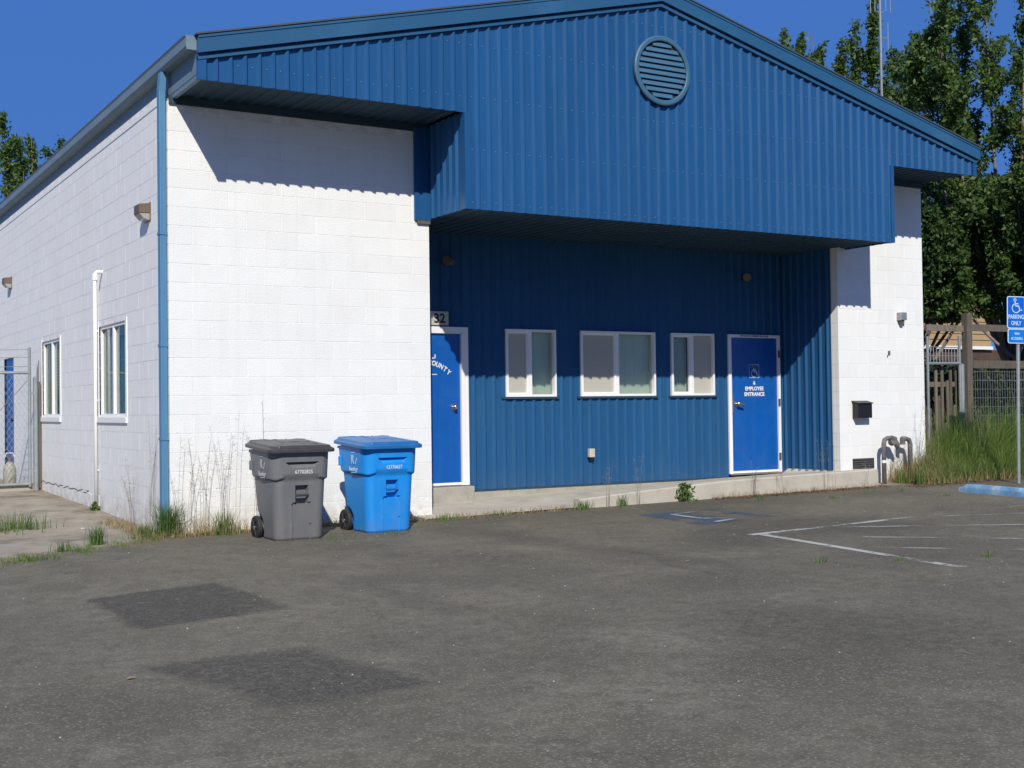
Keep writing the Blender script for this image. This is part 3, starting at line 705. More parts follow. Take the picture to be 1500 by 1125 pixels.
# doors
def cyl_y(mb, x, z, y0, y1, r, n=20): return mb.tube([(x,y0,z),(x,y1,z)], r, n)
def door(x0, x1, z0, z1, kind):
    fr = MB(); t = .058 if kind == 2 else .11
    fr.box(x0, x1, BD-.045, BD+.08, z1-t*.8 if kind == 1 else z1-.045, z1).box(x1-t if kind == 1 else x1-.045, x1, BD-.045, BD+.08, z0, z1-(.088 if kind == 1 else .045))
    if kind == 2: fr.box(x0, x0+.06, BD-.045, BD+.08, z0, z1-.045)
    else: fr.box(x0, x0+.06, BD-.045, BD+.08, z0, z1-.088)
    if kind == 1: fr.box(x1-t+.0, x1-t+.045, BD-.058, BD-.0455, z0, z1-.088)
    f = fr.build('door_frame', 'white', bld, bevel=.004)
    s0, s1 = x0+.062, x1-(.112 if kind == 1 else .047)
    d = MB().box(s0, s1, BD-.012, BD+.035, z0+.012, z1-(.09 if kind == 1 else .047)).build('door', 'door', bld, bevel=.003)
    MB().box(s0, s1, BD-.020, BD-.0125, z0+.014, z0+.045).build('door_sweep', 'white', d)
    MB().box(x0, x1, BD-.06, BD+.04, z0-.012, z0+.010).build('threshold', 'steel', f)
    MB().box(x0, x1, BD+.085, BD+.10, z0, z1).build('door_backing', 'dark', f)
    return f, d
f1, d1 = door(*D1, 1) if False else door(D1[0], D1[1], .236, D1[3], 1)
f2, d2 = door(D2[0], D2[1], .205, D2[3], 2)
def knob(d, x, z, side=1):
    k = MB(); cyl_y(k, x, z, BD-.022, BD-.013, .045); cyl_y(k, x, z, BD-.055, BD-.022, .016)
    pts = []; k2 = MB().tube([(x,BD-.05,z),(x,BD-.058,z),(x,BD-.075,z),(x,BD-.09,z),(x,BD-.096,z)], [.012,.024,.030,.024,.004], 20)
    h = k.build('door_handle', 'steel', d, smooth=False); k2.build('knob', 'steel', d, smooth=True); return h
knob(d1, 4.035, 1.27)
knob(d2, 8.865, 1.265)
MB().box(8.755, 8.800, BD-.030, BD-.0125, 1.13, 1.40).build('latch_guard', 'brown_metal', d2)
MB().tube([(8.865,BD-.085,1.262),(8.96,BD-.085,1.245)], .016, 10).build('lever', 'brown_metal', d2)
for z in (2.02, 1.28, .45): MB().box(9.684, 9.712, BD-.062, BD-.0455, z-.055, z+.055).build('hinge', 'brown_metal', f2)
# lettering on doors
y = BD-.0135
text('COUNTY', .115, FRONT(3.62, y, 1.60), 'lettering', 'print', d1, bold=.004) if False else None
for i, ch in enumerate('COUNTY'):
    a = math.radians(14+i*5); mt = Matrix.Translation((3.700+i*.054, y, 1.845-.004*i-.0042*i*i)) @ Matrix.Rotation(a, 4, 'Y') @ Matrix.Rotation(math.pi/2, 4, 'X')
    text(ch, .088, mt, 'letter', 'print', d1, bold=.003, xs=.85)
MB().box(3.55, 3.80, y-.001, y+.001, 1.690, 1.700).build('underline', 'print', d1)
MB().box(3.73, 3.775, y-.001, y+.001, 1.90, 1.915).box(3.765,3.78,y-.001,y+.001,1.90,1.955).build('letter_stroke', 'print', d1)
def wheelchair(parent, mtl, fr, s, thick=.085, name='wheelchair_symbol'):
    """fr(u,v) -> 3D point; symbol drawn in a unit box of size s"""
    mb = MB(); o = fr(0, 0); un = (Vector(fr(1, 0))-Vector(o)); vn = (Vector(fr(0, 1))-Vector(o)); nrm = un.cross(vn).normalized()
    def stroke(pts, w=thick):
        P = [Vector((p[0]*s, p[1]*s)) for p in pts]
        for a, b in zip(P[:-1], P[1:]):
            d = (b-a); d = d.normalized() if d.length else d; n = Vector((-d.y, d.x))*w*s/2; a = a-d*w*s*.25; b = b+d*w*s*.25
            q = [Vector(fr(*(v))) for v in ((a.x-n.x,a.y-n.y),(b.x-n.x,b.y-n.y),(b.x+n.x,b.y+n.y),(a.x+n.x,a.y+n.y))]
            mb.add([p+nrm*.0002 for p in q]+[p+nrm*.0012 for p in q], [(4,5,6,7),(0,1,5,4),(1,2,6,5),(2,3,7,6),(3,0,4,7)])
    arc = [(.02+.33*math.cos(t), -.18+.33*math.sin(t)) for t in np.linspace(math.radians(120), math.radians(345), 15)]
    stroke(arc); stroke([(-.06,.30),(-.03,-.02),(.24,-.02),(.36,-.34),(.50,-.30)], thick*1.15); stroke([(-.04,.14),(.2,.14)])
    c = [( -.07+.085*math.cos(t), .43+.085*math.sin(t)) for t in np.linspace(0, 6.283, 12)]; stroke(c, .1)
    return mb.build(name, mtl, parent)
y2 = BD-.0135
wheelchair(d2, 'print', lambda u, v: (9.225+u, y2, 1.755+v), .17)
fr_ = MB(); 
for a in ((9.125,1.655,9.325,1.661),(9.125,1.853,9.325,1.859),(9.125,1.661,9.130,1.853),(9.320,1.661,9.325,1.853)): fr_.box(a[0],a[2],y2-.001,y2+.0005,a[1],a[3])
fr_.build('symbol_border', 'signwhite', d2)
text('&', .075, FRONT(9.225, y2, 1.575), 'lettering', 'print', d2, bold=.002)
text('EMPLOYEE', .078, FRONT(9.225, y2, 1.490), 'lettering', 'print', d2, bold=.003)
text('ENTRANCE', .078, FRONT(9.225, y2, 1.405), 'lettering', 'print', d2, bold=.003)
text('THIS DOOR TO REMAIN UNLOCKED', .034, FRONT(9.21, BD-.0465, D2[3]-.023), 'lettering', 'ink', f2, bold=.0005)
# number plate above left door
pl = MB().box(3.46, 3.965, BD-.034, BD-.024, 2.335, 2.515).build('number_plate', 'plate', bld)
text('32', .17, FRONT(3.835, BD-.0355, 2.42), 'number', 'ink', pl, bold=.004)
text('5', .17, FRONT(3.66, BD-.0355, 2.42), 'number', 'ink', pl, bold=.004) if False else None
# lights and small fixtures
def wallpack(mtx, parent=None, name='wall_light', label='', g=None, s=1.0):
    t = thing(name, label, 'wall light', tuple(mtx.translation), g)
    def P(x, y, z): return tuple(mtx @ Vector((x*s, y*s, z*s)))
    def hexa(vv, nm, ml):
        MB().add([P(*q) for q in vv], [(0,3,2,1),(4,5,6,7),(0,1,5,4),(1,2,6,5),(2,3,7,6),(3,0,4,7)]).build(nm, ml, t, bevel=.006)
    hexa([(-.14,-.15,-.03),(.14,-.15,-.03),(.14,0,-.03),(-.14,0,-.03),(-.14,-.15,.09),(.14,-.15,.09),(.14,0,.11),(-.14,0,.11)], 'housing', 'brown_metal')
    hexa([(-.12,-.09,-.10),(.12,-.09,-.10),(.12,-.005,-.12),(-.12,-.005,-.12),(-.135,-.145,-.032),(.135,-.145,-.032),(.135,-.004,-.032),(-.135,-.004,-.032)], 'lens', 'lens')
    hexa([(-.15,-.006,-.13),(.15,-.006,-.13),(.15,0,-.13),(-.15,0,-.13),(-.15,-.006,.12),(.15,-.006,.12),(.15,0,.12),(-.15,0,.12)], 'back_plate', 'brown_metal')
    return t
LM = Matrix.Rotation(-math.pi/2, 4, 'Z')
wallpack(Matrix.Translation((-.001, .82, 3.50)) @ LM, label='bronze wall light on the side wall just left of the downspout', g='bronze wall lights on the building', s=.85)
wallpack(Matrix.Translation((-.001, 9.98, 3.55)) @ LM, label='bronze wall light farthest left, high on the side wall', g='bronze wall lights on the building', s=.85)
def floodlight(x, label):
    t = thing('flood_light', label, 'wall light', (x, BD-.03, 3.165), 'small flood lights in the shaded recess')
    MB().box(x-.05, x+.05, BD-.075, BD-.025, 3.12, 3.22).build('junction_box', 'brown_metal', t)
    MB().tube([(x,BD-.07,3.165),(x-.03,BD-.12,3.165)], .012, 8).build('arm', 'brown_metal', t)
    MB().tube([(x+.02,BD-.11,3.175),(x-.05,BD-.15,3.17),(x-.12,BD-.20,3.16)], [.03,.05,.062], 16).build('lamp_head', 'brown_metal', t)
floodlight(9.07, 'small pale flood light high in the recess above the right door')
floodlight(3.98, 'small pale flood light high in the recess beside the left wall corner')
def simple(name, label, cat, mb, mtl, loc, **k):
    o = mb.build(name, mtl, None, **k); tag(o, label, cat); return o
ob = thing('outlet_box', 'small white outlet box low on the blue recess wall', 'electrical box', (6.18, BD-.03, .52))
MB().box(6.135, 6.225, BD-.085, BD-.022, .545, .665).build('cover', 'plate', ob, bevel=.008)
MB().box(6.15, 6.21, BD-.075, BD-.022, .515, .544).build('outlet_base', 'black', ob)
mbx = thing('mailbox', 'small black mailbox on the white right pier', 'mailbox', (10.25, 0, 1.02))
MB().add([(10.11,-.12,1.03),(10.40,-.12,1.03),(10.40,-.003,1.03),(10.11,-.003,1.03),(10.11,-.12,1.24),(10.40,-.12,1.24),(10.40,-.003,1.27),(10.11,-.003,1.27)], [(0,3,2,1),(4,5,6,7),(0,1,5,4),(1,2,6,5),(2,3,7,6),(3,0,4,7)]).build('box', 'black', mbx, bevel=.006)
MB().add([(10.095,-.135,1.242),(10.415,-.135,1.242),(10.415,-.002,1.275),(10.095,-.002,1.275),(10.095,-.135,1.254),(10.415,-.135,1.254),(10.415,-.002,1.287),(10.095,-.002,1.287)], [(0,3,2,1),(4,5,6,7),(0,1,5,4),(1,2,6,5),(2,3,7,6),(3,0,4,7)]).build('lid', 'black', mbx)
lk = thing('lock_box', 'small grey metal lock box on the white right pier', 'lock box', (11.14, 0, 2.45))
MB().box(11.08, 11.20, -.10, -.002, 2.50, 2.62).build('case', 'galv', lk, bevel=.008); MB().box(11.11, 11.17, -.075, -.002, 2.455, 2.499).build('catch', 'pipe', lk)
vg = MB().box(10.10, 10.545, -.004, .02, .275, .43).build('foundation_vent', 'dark', bld)
for k in range(5): MB().box(10.10, 10.545, -.007, -.0045, .285+k*.032, .293+k*.032).build('vent_bar', 'pipe', vg)
# scuff on pier: small rust fragment (anchor plate)
simple('anchor_bracket', 'small rusty bracket stub on the white right pier below the lock box', 'bracket', MB().box(10.88,10.92,-.014,-.002,1.975,2.035).box(10.86,10.875,-.010,-.002,1.94,1.97), 'pipe', None)
# conduit on side wall
cdt = thing('conduit', 'white painted conduit pipe running up the side wall beside the window', 'pipe', (-.03, 3.36, 0))
MB().tube([(-.030,3.345,.0),(-.030,3.345,3.0)], .022, 10).build('pipe', 'white', cdt, smooth=True)
MB().tube([(-.030,3.345,2.97),(-.030,3.345,3.06)], .032, 10).build('cap', 'white', cdt)
MB().tube([(.0,3.05,3.05),(-.07,3.05,3.05),(-.085,3.05,3.03),(-.085,3.05,2.99)], .022, 10).build('elbow', 'white', cdt)
for z in (.5, 1.4, 2.3): MB().box(-.012,-.001,3.31,3.38,z,z+.025).build('clip', 'white', cdt)
# far blue door in side wall
MB().box(.03, .08, 9.76, 10.74, .06, 2.24).build('door', 'door', bld)
MB().tube([(.03,9.86,1.15),(-.03,9.86,1.15)], .03, 10).build('door_handle', 'black', bld)

# interior floor and closing slabs so that no light leaks in
MB().box(.19, L_-.19, BD+.3, YE-.2, -.1, -.05).build('floor', 'dark', bld)

# ------------------------------------------------------------------ walk, ramp and kerb
def lerp_tab(x, tab): return float(np.interp(x, [t[0] for t in tab], [t[1] for t in tab]))
KT = [(4.96,.105),(6.0,.17),(7.36,.240),(8.26,.258),(10.17,.290)]
mb = MB(); xs = np.linspace(2.55, 10.17, 60); ys = [-.40, -.25, .0, .4, .8, 1.149]
idx = {}
for i, x in enumerate(xs):
    for j, yy in enumerate(ys):
        gz = float(ground_z(x, yy)); fl = lerp_tab(x, [(2.55,gz+.006),(3.2,gz+.008),(4.96,.0),(6.0,.13),(7.36,.236),(8.26,.254),(10.17,.287)])
        bk_ = lerp_tab(x, [(2.55,gz+.01),(3.3,.02),(4.29,.052),(6.6,.112),(8.7,.162),(9.7,.185),(10.17,.19)])
        tt = (yy+.40)/(1.55); z = fl*(1-tt)+bk_*tt
        if x > 9.8: z = max(z, .255)
        xx = x - (.0 if x > 3.0 or yy > -.1 else 0)
        mb.v.append((x, yy, z+.004*math.sin(x*3.1+yy)*.5))
for i in range(len(xs)-1):
    for j in range(len(ys)-1):
        a = i*len(ys)+j; mb.f.append((a, a+len(ys), a+len(ys)+1, a+1))
n0 = len(mb.v)
walk = struct(mb.build('walkway', 'concrete'))
mb = MB(); xs = np.linspace(4.96, 10.17, 40)
for x in xs:
    z = lerp_tab(x, KT); g0 = float(ground_z(x, -.4))-.15; w_ = .004*math.sin(x*9)
    mb.v += [(x,-.43+w_,g0),(x,-.425+w_,z-.015),(x,-.41+w_,z),(x,-.27,z+.001),(x,-.262,g0)]
for i in range(len(xs)-1):
    for k in range(4): mb.f.append((i*5+k, (i+1)*5+k, (i+1)*5+k+1, i*5+k+1))
mb.f.append((0,1,2,3,4)); b = (len(xs)-1)*5; mb.f.append((b+4,b+3,b+2,b+1,b))
struct(mb.build('kerb', 'concrete'))
# broken concrete lip at the foot of the left wall corner
# ------------------------------------------------------------------ wheelie bins
def rr(hw, y0, y1, r, n):  # rounded rect perimeter points (x,y), starts at front-left going right
    pts = []; cs = [(-hw+r, y0+r, math.pi), (hw-r, y0+r, 1.5*math.pi), (hw-r, y1-r, 0), (-hw+r, y1-r, .5*math.pi)]
    per = []
    for k in range(4):
        cxx, cyy, a0 = cs[k]
        arc = [(cxx+r*math.cos(a0+t*math.pi/2), cyy+r*math.sin(a0+t*math.pi/2)) for t in np.linspace(0, 1, 8)]
        per += arc
        nx_ = cs[(k+1) % 4]; a1 = nx_[2]
        q0 = arc[-1]; q1 = (nx_[0]+r*math.cos(a1), nx_[1]+r*math.sin(a1))
        per += [(q0[0]+(q1[0]-q0[0])*t, q0[1]+(q1[1]-q0[1])*t) for t in np.linspace(0, 1, n+2)[1:-1]]
    return per
def sst(a, b, x):
    t = min(1, max(0, (x-a)/(b-a))); return t*t*(3-2*t)
def make_bin(loc, rz, body, lidm, number, label, fade):
    t = thing('wheeled_bin', label, 'bin', (0,0,0), 'wheeled bins against the white wall')
    mb = MB(); NZ = 110; Ht = .90
    perN = None
    for i in range(NZ+1):
        z = Ht*i/NZ; f = z/Ht
        hw = .245+.037*f; y0 = -.31-.035*f; y1 = .20+.10*f
        P = rr(hw, y0, y1, .085-.0*f, 34); perN = len(P)
        cy = (y0+y1)/2
        for (x, y_) in P:
            # outward normal approx
            front = y_ < y0+.012; left = x < -hw+.012 or x > hw-.012; ax = abs(x)
            nx_ = 0; ny_ = 0
            dx = max(0, ax-(hw-.085)); dy = max(0, (y0+.085)-y_); dyb = max(0, y_-(y1-.085))
            v = Vector((math.copysign(dx, x), -dy+dyb)); 
            if v.length < 1e-6: v = Vector((0, -1 if y_ < cy else 1)) if ax < hw-.084 else Vector((math.copysign(1, x), 0))
            v.normalize()
            off = 0
            frontish = y_ < cy and v.y < -.3
            # upper collar: crisp undercut at the corners, soft on the faces
            crisp = (.70 if frontish else .5)
            if frontish: soft = .010 if ax > hw-.09 else .045
            else: soft = .014
            zc = .635 - (.03*max(0, 1-abs(ax-(hw-.03))/.07) if y_ < cy else 0)
            off += .026*sst(zc-soft, zc+soft, z)
            if v.y < -.9 and y_ < cy:
                hwid = .165-max(0, .792-z)*1.1
                if .735 < z < .792 and abs(x-.005) < hwid: off -= .040*min(1, (z-.735)/.045)
            if y_ < y0+.02:
                # lift pocket
                if abs(x-.01) < .064 and .36 < z < .555: off -= .05
                # lower front step
                if z < .38 and -.085 < x < .10: off -= .016
                elif z < .36 and (-.100 < x < -.085): off += .004
            # wheel wells
            if ax > hw-.03 and math.hypot(y_-(.17), z-.11) < .155: off -= .045
            if z < .02: off -= .012*(1-z/.02)
            mb.v.append((x+v.x*off, y_+v.y*off, z))
    for i in range(NZ):
        for k in range(perN):
            q = (k+1) % perN; mb.f.append((i*perN+k, i*perN+q, (i+1)*perN+q, (i+1)*perN+k))
    mb.f.append(tuple(range(perN))[::-1]); mb.f.append(tuple(NZ*perN+k for k in range(perN)))
    # rotate into place by baking
    T = Matrix.Translation(loc) @ Matrix.Rotation(rz, 4, 'Z') @ Matrix.Diagonal((1.05, 1.07, 1.0, 1))
    def B(mbb, nm, mt, par=t, smooth=False, bevel=0):
        mbb.v = [tuple(T @ Vector(q)) for q in mbb.v]; return mbb.build(nm, mt, par, smooth, bevel)
    bo = B(mb, 'body', body, smooth=True)
    bo.data.set_sharp_from_angle(angle=math.radians(35)) if hasattr(bo.data, 'set_sharp_from_angle') else None
    # rim
    def ring(hw, y0, y1, z0, z1, dz):
        m_ = MB(); 
        for (a, z) in ((0, z0), (0, z1)):
            for (x, y_) in rr(hw, y0, y1, .09, 12): m_.v.append((x, y_, z+dz*(y_-y0)/(y1-y0)))
        n = len(m_.v)//2
        m_.f = [(k, (k+1)%n, n+(k+1)%n, n+k) for k in range(n)]+[tuple(range(n))[::-1], tuple(n+k for k in range(n))]
        return m_
    B(ring(.312, -.372, .335, .885, .912, .0), 'rim', body)
    # lid, domed, higher towards the hinge
    lm = MB(); rings = [(.985, -.030), (1.0, -.028), (1.004, .0), (.985, .008), (.93, .018), (.90, .036), (.6, .050), (.3, .055), (.0, .056)]
    base = rr(.338, -.418, .345, .07, 14); n = len(base); cy = -.03
    for (s_, dz) in rings:
        for (x, y_) in base:
            xx = x*s_; yy = cy+(y_-cy)*s_
            zz = .918+dz+.052*(yy+.4)/.75
            if s_ < .95 and yy > -.30:
                k_ = abs((xx*100) % 11-5.5)
                if k_ < 1.6: zz += .008
            lm.v.append((xx, yy, zz))
    for i in range(len(rings)-1):
        for k in range(n): lm.f.append((i*n+k, i*n+(k+1)%n, (i+1)*n+(k+1)%n, (i+1)*n+k))
    lm.f.append(tuple(range(n))[::-1])
    ld = B(lm, 'lid', lidm, smooth=True)
    ld.data.set_sharp_from_angle(angle=math.radians(30)) if hasattr(ld.data, 'set_sharp_from_angle') else None
    # raised front grip on the lid
    g_ = MB().add([(-.25,-.400,.930),(.29,-.400,.930),(.27,-.20,.955),(-.23,-.20,.955),(-.24,-.392,.962),(.28,-.392,.962),(.26,-.20,.975),(-.22,-.20,.975)], [(0,3,2,1),(4,5,6,7),(0,1,5,4),(1,2,6,5),(2,3,7,6),(3,0,4,7)])
    B(g_, 'lid_grip', lidm, ld, bevel=.006)
    B(MB().add([(-.14,-.17,.96),(.18,-.17,.96),(.16,.08,.985),(-.12,.08,.985),(-.13,-.16,.995),(.17,-.16,.995),(.15,.07,1.015),(-.11,.07,1.015)], [(0,3,2,1),(4,5,6,7),(0,1,5,4),(1,2,6,5),(2,3,7,6),(3,0,4,7)]), 'lid_panel', lidm, ld, bevel=.008)
    B(MB().tube([(-.056,-.330,.455),(.076,-.330,.455)], .013, 10), 'grab_bar', lidm)
    for sx in (-1, 1):
        wh = MB().tube([(sx*.245,.17,.105),(sx*.290,.17,.105)], .122, 28); w_ = B(wh, 'wheel', 'rubber', bevel=.01)
        B(MB().tube([(sx*.288,.17,.105),(sx*.296,.17,.105)], .024, 16), 'hub', 'galv', w_)
        sp = MB()
        for k in range(6):
            a = k*math.pi/3; sp.tube([(sx*.293,.17+.02*math.cos(a),.105+.02*math.sin(a)),(sx*.293,.17+.085*math.cos(a),.105+.085*math.sin(a))], .006, 6)
        B(sp, 'spokes', 'black', w_)
    B(MB().tube([(-.24,.17,.105),(.24,.17,.105)], .012, 10), 'axle', 'galv')
    B(MB().tube([(-.22,.30,.86),(-.22,.38,.90),(-.18,.40,.91),(.18,.40,.91),(.22,.38,.90),(.22,.30,.86)], .014, 8), 'handle', lidm)
    B(MB().box(-.318,-.29,.18,.235,.70,.80), 'side_lug', body, bevel=.006)
    TT = T
    def tx(s, size, mtx, mt=fade, bold=.002): 
        return text(s, size, TT @ mtx, 'printing', mt, t, bold=bold, xs=.85)
    tx(number, .054, FRONT(.02, -.3660, .690), 'print', .0)
    xl = -.2985
    lt = Matrix.Translation((-.3095, -.10, 0))
    tx('R', .13, LEFT(-.3075, -.085, .770), fade, .003); tx('Recology', .062, LEFT(-.3085, -.095, .655) if False else LEFT(-.3040, -.095, .672), fade, .0015)
    tx('curbside cart', .028, LEFT(-.3095, -.095, .636), fade, .0006) if False else None
    B(MB().box(-.3035,-.2980,-.16,-.04,.632,.639), 'printed_line', fade); B(MB().box(-.3100,-.3050,-.13,-.05,.842,.849), 'printed_line', fade)
    lf = MB(); 
    for k in range(5): lf.box(-.3075,-.3030,-.150-.006*k,-.143-.006*k,.725+.012*k,.740+.012*k)
    B(lf, 'printed_leaf', fade)
    return t
make_bin((.955, -.975, -.062), math.radians(0), 'bin_grey', 'bin_greylid', '67702825', 'grey wheeled bin with darker lid, left of the blue one', 'binprint')
make_bin((1.985, -.905, -.052), math.radians(1.5), 'bin_blue', 'bin_bluelid', '12770627', 'bright blue wheeled recycling bin near the wall corner', 'faded_print')

# ------------------------------------------------------------------ right side: wheel stop, sign, gas risers
ws = MB(); pr = [(-.085,0),(-.075,.07),(-.05,.115),(.05,.115),(.075,.07),(.085,0)]; y0, y1 = -2.86, -1.78; Ls = y1-y0
st = [(0,.35),(.06,1),(.5,1),(.94,1),(1,.35)]
rgs = []
for (f_, sc_) in [(0,.55),(.10,1),(.3,1),(.5,1),(.7,1),(.90,1),(1,.55)]:
    yy = y0+Ls*f_; 
    for (px, pz) in pr: ws.v.append((10.28+px*(1 if sc_ == 1 else .9)+.05*f_, yy, float(ground_z(10.2, yy))-.005+pz*sc_+.0*f_))
for i in range(6):
    for k in range(5): ws.f.append((i*6+k, i*6+k+1, (i+1)*6+k+1, (i+1)*6+k))
ws.f.append((0,1,2,3,4,5)); ws.f.append(tuple(36+k for k in range(6))[::-1])
M['stoppaint'] = mat('faded_blue_stop', (.12,.27,.45), .75, var=.25, vscale=6, tint=(.42,.48,.48,.95), tscale=3.2, bump=.4, bscale=50)
tag(ws.build('wheel_stop', 'stoppaint', bevel=.008), 'faded blue concrete wheel stop on the asphalt by the tall grass', 'wheel stop')
sg = thing('parking_sign', 'blue accessible parking sign with a smaller van plate on a metal post', 'sign', (12.06, -1.37, .04))
SX, SY = 11.985, -1.39
ang = math.radians(-16)
ST = Matrix.Translation((12.0, -1.39, 0)) @ Matrix.Rotation(ang, 4, 'Z') @ Matrix.Rotation(math.radians(1.0), 4, 'Y')
def SB(mbb, nm, mt, par=sg, bevel=0): mbb.v = [tuple(ST @ Vector(q)) for q in mbb.v]; return mbb.build(nm, mt, par, bevel=bevel)
def rplate(x0, x1, z0, z1, ya, yb, r):
    m_ = MB(); P = []
    for (cx_, cz_, a0) in ((x1-r, z1-r, 0), (x0+r, z1-r, 90), (x0+r, z0+r, 180), (x1-r, z0+r, 270)):
        P += [(cx_+r*math.cos(math.radians(a0+t)), cz_+r*math.sin(math.radians(a0+t))) for t in (0, 22, 45, 67, 90)]
    n = len(P); m_.v = [(x, ya, z) for x, z in P]+[(x, yb, z) for x, z in P]
    m_.f = [tuple(range(n)), tuple(range(n, 2*n))[::-1]]+[(k, k+n, (k+1)%n+n, (k+1)%n) for k in range(n)]; return m_
SB(MB().tube([(.045,.035,-.02),(.045,.035,2.74)], .026, 12), 'post', 'galv')
p1 = SB(rplate(-.165,.135,2.315,2.785,-.002,.004,.03), 'sign_plate', 'signwhite'); SB(rplate(-.153,.123,2.327,2.773,-.004,-.0025,.022), 'sign_face', 'sign', p1)
p2 = SB(rplate(-.155,.145,2.095,2.310,-.002,.004,.03), 'sign_plate', 'signwhite'); SB(rplate(-.143,.133,2.107,2.298,-.004,-.0025,.022), 'sign_face', 'sign2', p2)
def stx(s, size, x, z, par, mt, xs=.8, bold=.001): return text(s, size, ST @ FRONT(x, -.0055, z), 'lettering', mt, par, xs=xs, bold=bold)
stx('PARKING', .088, -.015, 2.482, p1, 'signwhite', .72); stx('ONLY', .088, -.015, 2.388, p1, 'signwhite', .72)
stx('VAN', .052, -.005, 2.235, p2, 'faded_print', .8); stx('ACCESSIBLE', .052, -.005, 2.165, p2, 'faded_print', .72)
wheelchair(p1, 'signwhite', lambda u, v: tuple(ST @ Vector((-.02+u, -.0048, 2.648+v))), .20, .07)
gm = thing('gas_riser', 'grey gas meter riser pipes standing in front of the white right pier', 'gas pipes', (10.8, -.2, .04))
MB().tube([(10.54,-.2,-.02),(10.54,-.2,.64),(10.56,-.2,.70),(10.62,-.2,.725),(10.72,-.2,.725)], .034, 12).build('pipe', 'pipe', gm, smooth=True)
MB().tube([(11.10,-.2,-.02),(11.10,-.2,.62),(11.08,-.2,.69),(11.0,-.2,.71),(10.93,-.2,.71)], .036, 12).build('pipe', 'pipe', gm, smooth=True)
MB().tube([(10.54,-.2,.36),(10.54,-.2,.40)], .037, 12).build('band', 'white', gm)
MB().tube([(10.70,-.2,.72),(10.78,-.2,.70)], .045, 14).build('valve', 'pipe', gm); MB().tube([(10.72,-.24,.68),(10.74,-.16,.66)], .055, 16).build('regulator', 'pipe', gm)
MB().tube([(10.78,-.2,.70),(10.82,-.2,.62),(10.84,-.2,.55)], [.03,.045,.02], 12).build('fitting', 'pipe', gm)
MB().tube([(10.94,-.2,.72),(10.94,-.2,.62)], .04, 12).build('union', 'pipe', gm)

# ------------------------------------------------------------------ foliage helpers
def quads_mesh(name, C, Ux, Vx, m, parent=None, nverts=4):
    """C centres Nx3, Ux half-width vectors, Vx half-length vectors -> rhombic leaves"""
    n = len(C); co = np.empty((n, 4, 3)); co[:,0] = C-Vx; co[:,1] = C+Ux; co[:,2] = C+Vx; co[:,3] = C-Ux
    me = bpy.data.meshes.new(name); me.vertices.add(n*4); me.vertices.foreach_set('co', co.ravel())
    me.loops.add(n*4); me.loops.foreach_set('vertex_index', np.arange(n*4, dtype=np.int32)); me.polygons.add(n)
    me.polygons.foreach_set('loop_start', np.arange(0, n*4, 4, dtype=np.int32)); me.update(calc_edges=True); me.materials.append(M[m])
    return link(name, me, parent)
def rvec(n):
    v = rng.normal(size=(n, 3)); return v/np.linalg.norm(v, axis=1, keepdims=True)
def tree(name, label, base, h, spread, shoots, leaves_per, lsz, mt, lean=(0,0), r0=.16, trunk_h=2.5, group=None, seed=1, crown=1.0, zlow=.35, up=.75, nl=12, fluff=.55, dome=.34):
    r = np.random.default_rng(seed)
    t = thing(name, label, 'tree', base, group); b = Vector(base)
    tb = MB(); top = b+Vector((lean[0]*.3, lean[1]*.3, trunk_h)); tb.tube([b+Vector((0,0,-.2)), b+Vector((lean[0]*.1, lean[1]*.1, trunk_h*.5)), top], [r0, r0*.8, r0*.7], 10)
    Cs, Ds = [], []
    limbs = []
    for k in range(nl):
        a = 2*math.pi*(k*.618+r.uniform(-.1,.1)); rad = spread*math.sqrt((k+.5)/nl)*r.uniform(.8, 1.1); hh = h*(1-dome*(rad/spread)**2)*r.uniform(.86, 1.03)
        e = b+Vector((lean[0]+rad*math.cos(a), lean[1]+rad*math.sin(a), hh)); c = top.lerp(e, .5)+Vector((math.cos(a)*rad*.25, math.sin(a)*rad*.25, -(hh-trunk_h)*.10))
        st_ = b.lerp(top, r.uniform(.6, 1.0)); pts = [st_*(1-s)**2+c*2*s*(1-s)+e*s*s for s in np.linspace(0, 1, 10)]
        tb.tube(pts, list(np.linspace(r0*.34, .008, 10)), 6, False); limbs.append(pts)
    for k in range(shoots):
        pts = limbs[r.integers(nl)]; s = r.uniform(.10, 1.0)**.8; i = min(8, int(s*9)); p = pts[i].lerp(pts[i+1], s*9-i); ld_ = (pts[i+1]-pts[i]).normalized()
        d = (ld_*.9+Vector((r.normal()*fluff, r.normal()*fluff, up*.35+r.normal()*.3))).normalized(); L = r.uniform(.45, 1.25)*(1.05-.5*s)*spread*.36+.15
        q1 = p+d*L*.5; q2 = q1+(d+Vector((r.normal()*.2, r.normal()*.2, .3*up))).normalized()*L*.5
        if q2.z < b.z+zlow*h: q2.z = b.z+zlow*h+r.uniform(0, .6); q1.z = max(q1.z, q2.z-.5)
        if p.z > b.z+zlow*h-.1: tb.tube([p, q1, q2], [.014,.009,.004], 4, False)
        n = leaves_per; ss = r.uniform(.02, 1.02, n)[:, None]
        P = (1-ss)**2*np.array(p)+2*ss*(1-ss)*np.array(q1)+ss**2*np.array(q2)
        P = P+r.normal(size=(n, 3))*(.035+.075*(1-ss*.7))*crown; P = P[P[:,2] > b.z+zlow*h+r.uniform(0, .5)]
        Cs.append(P)
    C = np.concatenate(Cs); n = len(C); u = rvec(n); v = np.cross(u, rvec(n)); v /= np.linalg.norm(v, axis=1, keepdims=True)+1e-9
    sz = r.uniform(.6, 1.3, (n, 1))*lsz
    tb.build('trunk', 'bark', t, smooth=True)
    quads_mesh('crown', C, u*sz*.42, v*sz*.8, mt, t)
    return t
TG = 'trees beyond the building'
